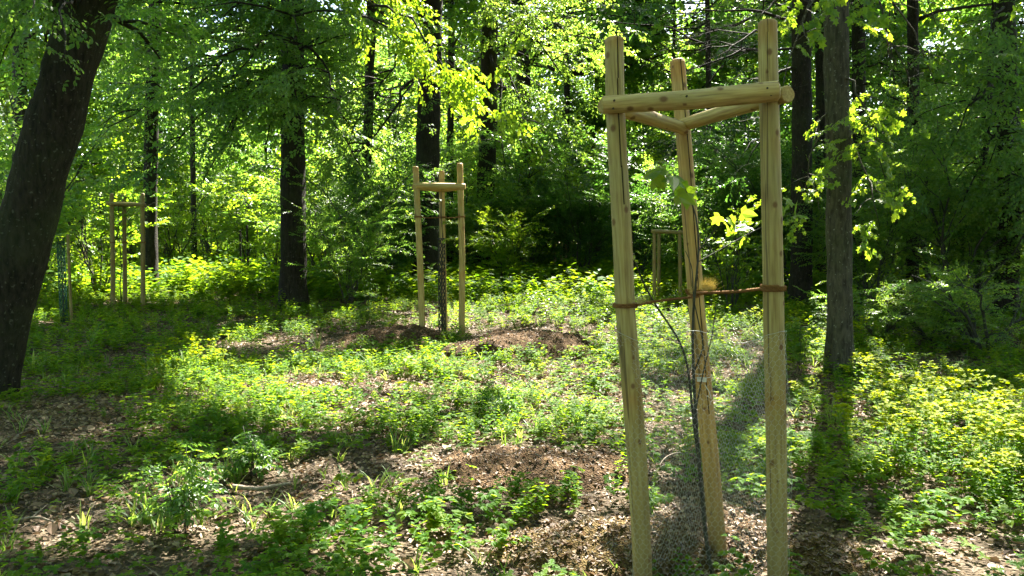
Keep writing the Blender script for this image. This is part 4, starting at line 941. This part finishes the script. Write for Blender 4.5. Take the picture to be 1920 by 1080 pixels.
# ------------------------------------------------------------------ ground cover
def plant_proto(kind, seed):
    r = np.random.default_rng(seed); p, d, nn, s, st = [], [], [], [], []
    if kind == 'stemmy':
        for k in range(r.integers(2, 5)):
            a = r.uniform(0, 6.28); h = r.uniform(.10, .24); b0 = np.array([math.cos(a), math.sin(a), 0]) * r.uniform(0, .05); top = b0 + np.array([r.normal(0, .04), r.normal(0, .04), h])
            st.append((b0, top - b0, .0022))
            m = int(h / .03)
            for j in range(m):
                f = .25 + .75 * (j + 1) / m; q = b0 + (top - b0) * f; ph = j * 1.57 + r.uniform(0, .4)
                for o in (0, np.pi): p.append(q); d.append((math.cos(ph + o), math.sin(ph + o), r.uniform(-.1, .5))); nn.append((r.normal(0, .25), r.normal(0, .25), 1)); s.append(.042 * (1.15 - .6 * abs(f - .6)) * r.uniform(.7, 1.2))
    elif kind == 'goutweed':
        for k in range(r.integers(3, 6)):
            a = r.uniform(0, 6.28); h = r.uniform(.08, .2); b0 = np.zeros(3); top = np.array([math.cos(a) * r.uniform(.03, .1), math.sin(a) * r.uniform(.03, .1), h]); st.append((b0, top, .002))
            for o in (-1.2, 0, 1.2):
                for o2 in (-.5, 0, .5): p.append(top + .02 * np.array([math.cos(a + o), math.sin(a + o), 0])); d.append((math.cos(a + o + o2), math.sin(a + o + o2), r.uniform(-.3, .15))); nn.append((r.normal(0, .15), r.normal(0, .15), 1)); s.append(.05 * r.uniform(.7, 1.1))
    elif kind == 'anemone':
        for k in range(r.integers(2, 4)):
            b0 = np.array([r.normal(0, .05), r.normal(0, .05), 0]); top = b0 + (r.normal(0, .02), r.normal(0, .02), r.uniform(.05, .11)); st.append((b0, top - b0, .0016)); a = r.uniform(0, 6.28)
            for o in (0, 2.1, 4.2): p.append(top); d.append((math.cos(a + o), math.sin(a + o), r.uniform(-.2, .2))); nn.append((r.normal(0, .15), r.normal(0, .15), 1)); s.append(.055 * r.uniform(.8, 1.2))
    elif kind == 'tall':
        for k in range(r.integers(3, 6)):
            a = r.uniform(0, 6.28); h = r.uniform(.3, .55); top = np.array([math.cos(a) * .12, math.sin(a) * .12, h]) * r.uniform(.7, 1.1); st.append((np.zeros(3), top, .004))
            for j in range(9):
                f = .2 + .8 * j / 8; q = top * f; ph = r.uniform(0, 6.28); p.append(q); d.append((math.cos(ph), math.sin(ph), r.uniform(-.2, .5))); nn.append((r.normal(0, .3), r.normal(0, .3), 1)); s.append(.075 * r.uniform(.7, 1.2))
    elif kind == 'spurge':
        for k in range(3):
            a = r.uniform(0, 6.28); h = r.uniform(.26, .42); b0 = np.array([math.cos(a), math.sin(a), 0]) * .04; top = b0 + np.array([math.cos(a) * .06, math.sin(a) * .06, h]); st.append((b0, top - b0, .003))
            for j in range(12):
                f = .15 + .7 * j / 11; ph = j * 2.4; p.append(b0 + (top - b0) * f); d.append((math.cos(ph), math.sin(ph), .35)); nn.append((0, 0, 1)); s.append(.045)
    P_ = np.array(p); D = np.array(d, float); N = np.array(nn, float)
    return dict(p=P_, R=frames(D, N), s=np.array(s), tp=np.array([t[0] for t in st]), tR=frames(np.array([t[1] for t in st]) + 1e-4, np.tile([1., .1, 0], (len(st), 1))), tl=np.array([np.linalg.norm(t[1]) for t in st]), tw=np.array([t[2] for t in st]))
PL = {k: [plant_proto(k, 100 + i) for i in range(5)] for k in ('stemmy', 'goutweed', 'anemone', 'tall')}
def rotz(a, tilt=.12):
    n = len(a); X = np.stack([np.cos(a), np.sin(a), rng.normal(0, tilt, n)], -1); Z = np.array([0, 0, 1.]) + rng.normal(0, tilt, (n, 3)); return frames(X, Z)
def frustum_pts(n, y0, y1, margin=1.0, power=1.0):
    y = y0 + (y1 - y0) * rng.random(n * 2) ** power; x = rng.uniform(-1, 1, n * 2) * (y1 * .69 + margin); k = np.abs(x) < y * .69 + margin; return x[k][:n], y[k][:n]
TRK = [(o.location.x, o.location.y) for o in bpy.data.objects if o.name.startswith('tree') and o.type == 'EMPTY']
DENS = GP([(560, 900, .9, .35, .75), (450, 930, .7, .3, .8), (1030, 880, .7, .4, .8), (1180, 890, .4, .4, .8), (640, 730, 1.0, .4, .6), (750, 770, 1.2, .35, .5), (1340, 1030, .45, .5, .9), (130, 980, .5, .3, .8), (1120, 1050, .35, .3, 1), (1530, 1060, .25, .25, 1), (1000, 640, .9, .5, .85), (740, 640, .5, .35, .8), (240, 960, .6, .3, .6), (690, 890, .5, .2, .5), (1290, 870, .4, .3, .5)])
def density(x, y):
    a = .52 + .85 * fbm(xy3(x, y, 1.3), 3, 31); a = a * np.clip(.8 + (y - 3) * .03, .8, 1.15)
    for cx, cy_, rx, ry, wt in DENS: a = a * (1 - wt * np.exp(-((x - cx) / rx) ** 2 - ((y - cy_) / ry) ** 2))
    return a
def scatter(mb, kind, n, y0, y1, S, dens=1., power=1., shape='oval', lmul=1., margin=1., fn=None, thr=None):
    x, y = frustum_pts(n, y0, y1, margin, power); k = rng.random(len(x)) < density(x, y) * dens
    if thr is not None: k &= fbm(xy3(x, y, .8), 2, thr[0]) > thr[1]
    if fn is not None: k &= fn(x, y)
    x, y = x[k], y[k]; T = np.stack([x, y, gz(x, y) - .005], -1); s = S * rng.uniform(.6, 1.25, len(x))
    put_sprays(mb, T, rotz(rng.uniform(0, 6.28, len(x))), s, PL[kind], shape, 0, 1, lmul, True)
nomound = lambda x, y: ~in_mound(x, y, .8) | (rng.random(np.shape(x)) < .12)
hb = MB()
scatter(hb, 'anemone', 12000, 2.4, 10, .72, 1, 1., 'feather', 1.0, fn=nomound, thr=(40, -.25))
scatter(hb, 'stemmy', 7500, 2.6, 9.5, .7, 1, 1., 'oval', fn=nomound, thr=(41, -.05))
scatter(hb, 'tall', 420, 3.6, 11, .5, 1, 1., 'oval', .9, fn=nomound, thr=(47, .05))
scatter(hb, 'tall', 420, 6, 14, .6, 1, 1., 'oval', 1., fn=nomound, thr=(48, .0))
scatter(hb, 'goutweed', 3000, 2.6, 10, .85, 1, 1., 'oval', fn=nomound, thr=(42, -.1))
scatter(hb, 'stemmy', 8500, 8, 19, .9, .95, 1., 'kite', 1.15, fn=nomound)
scatter(hb, 'goutweed', 4500, 8, 19, .9, .95, 1., 'kite', 1.2, fn=nomound)
ELL = GP([(960, 1000, .55, .3, 1), (700, 1000, .5, .3, .8), (800, 960, .4, .2, .8), (600, 1050, .4, .2, .9), (1000, 940, .3, .2, .7), (480, 760, .7, .5, .8), (870, 700, .8, .4, .9), (1560, 880, .4, .4, .9), (450, 850, .5, .3, .7), (200, 870, .6, .3, .6), (1420, 880, .3, .4, .7), (1750, 1000, .6, .3, .8), (350, 740, .5, .4, .9), (850, 800, .5, .3, .6)])
def clump(x, y):
    a = np.zeros_like(x)
    for cx, cy_, rx, ry, wt in ELL: a = np.maximum(a, wt * np.exp(-((x - cx) / rx) ** 2 - ((y - cy_) / ry) ** 2))
    return (rng.random(len(x)) < a) & ~in_mound(x, y, .9)
scatter(hb, 'stemmy', 4500, 2.6, 8, .75, 3, 1., 'oval', 1.1, fn=clump)
scatter(hb, 'goutweed', 2200, 2.6, 8, .8, 3, 1., 'oval', 1.1, fn=clump)
tag(hb.build('ground_herbs', [M['herb'], M['twigbark']]), None, None, None, 'stuff')
ub = MB()
scatter(ub, 'tall', 1500, 8.5, 18, .8, 1., 1., 'kite', 1.1, fn=lambda x, y: nomound(x, y) & ((x > 3.2) | (x < -3.5) | (y > 15)) , thr=(43, -.15))
scatter(ub, 'tall', 9500, 16, 50, 1.35, 1.2, 1., 'kite', 1.8)
scatter(ub, 'tall', 2500, 16, 28, 1.0, 1.2, 1., 'kite', 1.5)
tag(ub.build('undergrowth', [M['herb'], M['twigbark']]), None, None, None, 'stuff')
yb = MB()   # bright low leaves of the sunny glade
scatter(yb, 'tall', 1500, 11, 27, .65, 1.2, 1., 'kite', 1.1, fn=lambda x, y: ((np.abs(x - y * .12) < y * .14) & nomound(x, y)))
scatter(yb, 'tall', 1500, 16, 40, .8, 1.2, 1., 'kite', 1.3, fn=lambda x, y: np.abs(x + y * .36) < y * .12)
tag(yb.build('bright_glade_plants', [M['leaf_sunlit'], M['twigbark']]), None, None, None, 'stuff')
# grass
gb = MB()
def tufts(xs, ys, nb, h):
    for x, y in zip(xs, ys):
        n = nb + int(rng.integers(-3, 4)); a = rng.uniform(0, 6.28, n); el = rng.uniform(.7, 1.45, n); D = np.stack([np.cos(a) * np.cos(el), np.sin(a) * np.cos(el), np.sin(el)], -1)
        T = np.array([x, y, float(gz(x, y)) - .01]) + rng.normal(0, .012, (n, 3)) * (1, 1, 0); S = h * rng.uniform(.5, 1.1, n)
        gb.temp(T, frames(D, np.stack([-np.cos(a), -np.sin(a), np.ones(n)], -1)), np.stack([S, S * 1.0 + .10, S], -1), 'blade', 0)
tx, ty = frustum_pts(1500, 2.6, 14); k = fbm(xy3(tx, ty, .7), 2, 61) > -.05; tufts(tx[k], ty[k], 9, .17)
for px, py, h, nb in [(595, 655, .35, 14), (705 // 1, 700, .3, 10), (350, 700, .38, 16), (275, 985, .26, 18), (300, 1000, .22, 16), (740, 850, .26, 7), (1400, 690, .3, 10), (180, 640, .35, 14), (170, 655, .3, 12), (60, 700, .3, 12), (900, 1060, .16, 12), (250, 985, .2, 10), (610, 900, .18, 9), (1090, 800, .2, 8), (1420, 720, .25, 9)]:
    g = G(px, py); tufts([g[0]], [g[1]], nb, h)
tag(gb.build('grass', M['grass']), None, None, None, 'stuff')
# dead leaves on the floor
db = MB()
def litter(n, y0, y1, s0, s1, z=.012):
    x, y = frustum_pts(n, y0, y1, 1., .8); k = ~in_mound(x, y, .75) | (rng.random(len(x)) < .25); x, y = x[k], y[k]; n = len(x)
    a = rng.uniform(0, 6.28, n); D = np.stack([np.cos(a), np.sin(a), rng.normal(0, .25, n)], -1)
    db.temp(np.stack([x, y, gz(x, y) + rng.uniform(0, z * 2, n)], -1), frames(D, np.array([0, 0, 1.]) + rng.normal(0, .35, (n, 3))), rng.uniform(s0, s1, n), 'dead', 0, rng.random(n) ** .8)
litter(60000, 2.3, 9, .012, .042); litter(60000, 7, 19, .022, .06); litter(2200, 2.3, 7, .045, .075)
tag(db.build('leaf_litter', M['dead']), None, None, None, 'stuff')
tw = MB(); x, y = frustum_pts(6000, 2.4, 16); a = rng.uniform(0, 6.28, len(x)); D = np.stack([np.cos(a), np.sin(a), rng.normal(.05, .12, len(x))], -1); L = rng.uniform(.04, .26, len(x))
tw.temp(np.stack([x, y, gz(x, y) + .012], -1), frames(D, np.tile([.1, 0, 1.], (len(x), 1))), np.stack([L, L * .02 + .0015, L * .02 + .0015], -1), 'twig', 0)
tag(tw.build('fallen_twigs', M['stick']), None, None, None, 'stuff')

# ------------------------------------------------------------------ single plants
def spurge_proto(seed, label, loc, sc):
    root = empty('flowering_spurge', loc, label, 'flower', 'yellow-green flowering spurge plants'); root.scale = (sc,) * 3
    a, b, f = MB(), MB(), MB(); pr = plant_proto('spurge', seed); r = np.random.default_rng(seed)
    b.temp(pr['p'], pr['R'], pr['s'], 'oval', 0)
    for k in range(len(pr['tp'])):
        p0 = pr['tp'][k]; top = p0 + pr['tR'][k][:, 0] * pr['tl'][k]; a.tube(np.array([p0, (p0 + top) / 2 + r.normal(0, .008, 3), top]), [.0025, .002, .0015], 5)
        for j in range(7):
            an = r.uniform(0, 6.28); e = top + np.array([math.cos(an) * r.uniform(.02, .06), math.sin(an) * r.uniform(.02, .06), r.uniform(.0, .06)]); a.tube(np.array([top, e]), [.0012, .0009], 3)
            n = 5; aa = r.uniform(0, 6.28, n); D = np.stack([np.cos(aa), np.sin(aa), r.uniform(-.1, .4, n)], -1)
            f.temp(np.tile(e, (n, 1)) + r.normal(0, .006, (n, 3)), frames(D, np.array([0, 0, 1.]) + r.normal(0, .3, (n, 3))), r.uniform(.017, .030, n), 'round', 0)
    a.build('stem', M['herb'], root); b.build('leaves', M['herb'], root); f.build('flower_heads', M['spurge'], root); return root
SPG = []
patches = [('in the flower patch right of the lichen-speckled trunk', [(1690, 790, 1.0, .7, 16), (1790, 800, .8, .7, 20), (1850, 870, .7, .5, 18), (1750, 880, .6, .4, 12), (1890, 940, .5, .3, 8), (1700, 870, .4, .4, 6)]),
           ('in the sunlit band behind the nearest right post', [(1500, 640, .7, 1.2, 14), (1540, 740, .4, .5, 5), (1330, 590, 1.2, 1.6, 12)]),
           ('in the lit clump left of the small clearing', [(385, 705, .35, .25, 7), (285, 725, .2, .15, 3)])]
rowsL = {0: ['front', 'middle', 'back'], 1: ['front', 'middle', 'back'], 2: ['front', 'middle', 'back']}
for pi, (ptxt, ells) in enumerate(patches):
    lb_ = 'yellow-green flowering spurge ' + ptxt
    for px, py, rx, ry, n in ells:
        g = G(px, py)
        for k in range(n):
            a = rng.uniform(0, 6.28); q = math.sqrt(rng.random()); x = g[0] + math.cos(a) * rx * q; y = g[1] + math.sin(a) * ry * q; loc = (x, y, float(gz(x, y)) - .01); sc = float(rng.uniform(.6, 1.1))
            if len(SPG) < 3:
                r_ = spurge_proto(300 + len(SPG), None, loc, sc); r_['label'] = lb_; SPG.append(r_)
            else:
                r_ = SPG[int(rng.integers(3))].copy(); src = r_; C.objects.link(r_); r_.location = loc; r_.rotation_euler = (0, 0, rng.uniform(0, 6.28)); r_.scale = (sc,) * 3; r_['label'] = lb_
                proto = [s_ for s_ in SPG if s_.name.split('.')[0] == 'flowering_spurge']
                for ch in list(SPG[int(rng.integers(3))].children): c = ch.copy(); C.objects.link(c); c.parent = r_
            r_['group'] = 'spurge ' + ptxt

def seedling(px, py, label, h, leaves, size, shape, m='herb', rb=.5, name='seedling', cat='seedling', whorl=True):
    g = G(px, py); root = empty(name, g, label, cat, 'young plants on the forest floor'); a, b = MB(), MB(); top = g + np.array([rng.normal(0, .02), rng.normal(0, .02), h])
    a.tube(np.array([g, (g + top) / 2 + rng.normal(0, .008, 3), top]), [.003, .0025, .002], 5)
    an = rng.uniform(0, 6.28) + np.arange(leaves) * 6.28 / leaves; D = np.stack([np.cos(an), np.sin(an), rng.uniform(-.45, .1, leaves)], -1)
    T = np.tile(top, (leaves, 1)) + (D * .012 if whorl else D * .03 - np.stack([0 * an, 0 * an, rng.uniform(0, h * .5, leaves)], -1))
    b.temp(T, frames(D, np.array([0, 0, 1.]) + rng.normal(0, .12, (leaves, 3))), size * rng.uniform(.8, 1.1, leaves), shape, 0, np.clip(rb + rng.normal(0, .1, leaves), 0, 1))
    a.build('stem', M['herb'], root); b.build('leaves', M[m], root); return root
seedling(765, 960, 'seedling with a star of pale drooping leaflets, upper one of the pair at bottom centre', .16, 7, .13, 'oval', 'herb', .8)
seedling(770, 1040, 'seedling with broad pale leaflets at the bottom centre edge, lower one of the pair', .13, 6, .14, 'oval', 'herb', .85)
seedling(1120, 850, 'bright yellow-green maple seedling at the foot of the nearest left post', .14, 5, .10, 'maple', 'maple', .9)
seedling(1150, 860, 'small bright maple seedling touching the nearest left post', .12, 4, .09, 'maple', 'maple', .95)
seedling(420, 925, 'pale round-leaved seedling behind the fallen grey branch', .08, 4, .10, 'round', 'herb', .9)
seedling(635, 975, 'long yellow-green leaf lying flat left of the star-leaved seedling', .04, 2, .11, 'oval', 'maple', .9)
seedling(1085, 975, 'dark green leafy seedling left of the ochre soil heap', .1, 6, .07, 'feather', 'herb', .3)
seedling(880, 1000, 'glossy green whorled seedling right of the pale star-leaved pair', .12, 6, .08, 'oval', 'herb', .3)
seedling(1660, 1040, 'broad-leaved shaded seedling in the trunk shadow at the bottom right', .16, 5, .13, 'round', 'herb', .2)
seedling(1690, 960, 'dark seedling in the trunk shadow, above the broad-leaved one', .14, 5, .11, 'round', 'herb', .2)
seedling(1850, 1020, 'green seedling below the flower patch at the bottom right corner', .14, 6, .09, 'oval', 'herb', .5)
def wiry(px, py, h, label):
    g = G(px, py); root = empty('sapling', g, label, 'sapling', 'young wild saplings'); a, b = MB(), MB(); Ts = []
    for k in range(5):
        top = g + np.array([rng.normal(0, .07), rng.normal(0, .07), h * rng.uniform(.6, 1.05)]); p = curve(g + rng.normal(0, .02, 3) * (1, 1, 0), top, 0, 5, .03); a.tube(p, np.linspace(.004, .0015, 5), 5)
        q, d = along(p, rng.uniform(.35, 1, 5)); D = rng.normal(0, 1, (5, 3)) * (1, 1, .3)
        put_sprays(b, q, frames(D, np.tile([0, 0, 1.], (5, 1)) + rng.normal(0, .3, (5, 3))), rng.uniform(.14, .26, 5), SPR, 'oval', 0, 1, 1.7, True)
    a.build('stem', M['twigbark'], root, g); b.build('leaves', [M['leaf'], M['twigbark']], root, g)
wiry(340, 1000, .52, 'dark thin-stemmed sapling clump in front of the left lit leaf patch')
wiry(480, 900, .32, 'small leafy sapling beside the fallen grey branch')
wiry(690, 620, .8, 'leafy sapling in the shade left of the middle frame')
wiry(940, 780, .25, 'small dark leafy plant in the middle of the small clearing')
wiry(1500, 700, .6, 'leafy sapling just right of the nearest right post')
def branch(pts, r, label, m, forks=()):
    pts = np.array([G(*q[:2]) + (0, 0, q[2]) for q in pts]); c = pts[0].copy(); mb = MB(); mb.tube(resample(pts, 14), np.linspace(r, r * .5, 14), 8, rough=.35, seed=int(rng.integers(99)), freq=40)
    for f in forks: fp = np.array([G(*q[:2]) + (0, 0, q[2]) for q in f]); mb.tube(resample(fp, 8), np.linspace(r * .5, r * .2, 8), 6)
    tag(mb.build('fallen_branch', m, None, c), label, 'branch', 'fallen branches')
branch([(435, 922, .03), (480, 928, .035), (545, 915, .03)], .017, 'thick grey fallen branch piece by the left lit leaf patch', M['stick'])
branch([(1065, 925, .01), (1095, 905, .05), (1120, 875, .09)], .010, 'short dark forked branch on the wood-chip heap', M['stick_dark'], [[(1090, 910, .04), (1075, 890, .09)]])
branch([(1060, 835, .03), (1085, 850, .05), (1110, 862, .02)], .005, 'thin twig arching over the wood-chip heap', M['stick'])
branch([(1222, 908, .02), (1245, 885, .10), (1280, 878, .12), (1310, 890, .03)], .006, 'pale arched dead twig behind the netting', M['stick'])
branch([(20, 985, .02), (70, 975, .02), (120, 990, .015)], .008, 'brown stick in the shade at the lower left', M['stick'], [[(60, 977, .02), (90, 955, .03)]])
branch([(640, 1015, .02), (680, 1005, .02), (720, 1012, .015)], .006, 'thin grey stick left of the lower star-leaved seedling', M['stick'])
branch([(1360, 820, .02), (1385, 828, .04), (1400, 845, .02)], .008, 'curved pale stick seen through the netting', M['stick'])
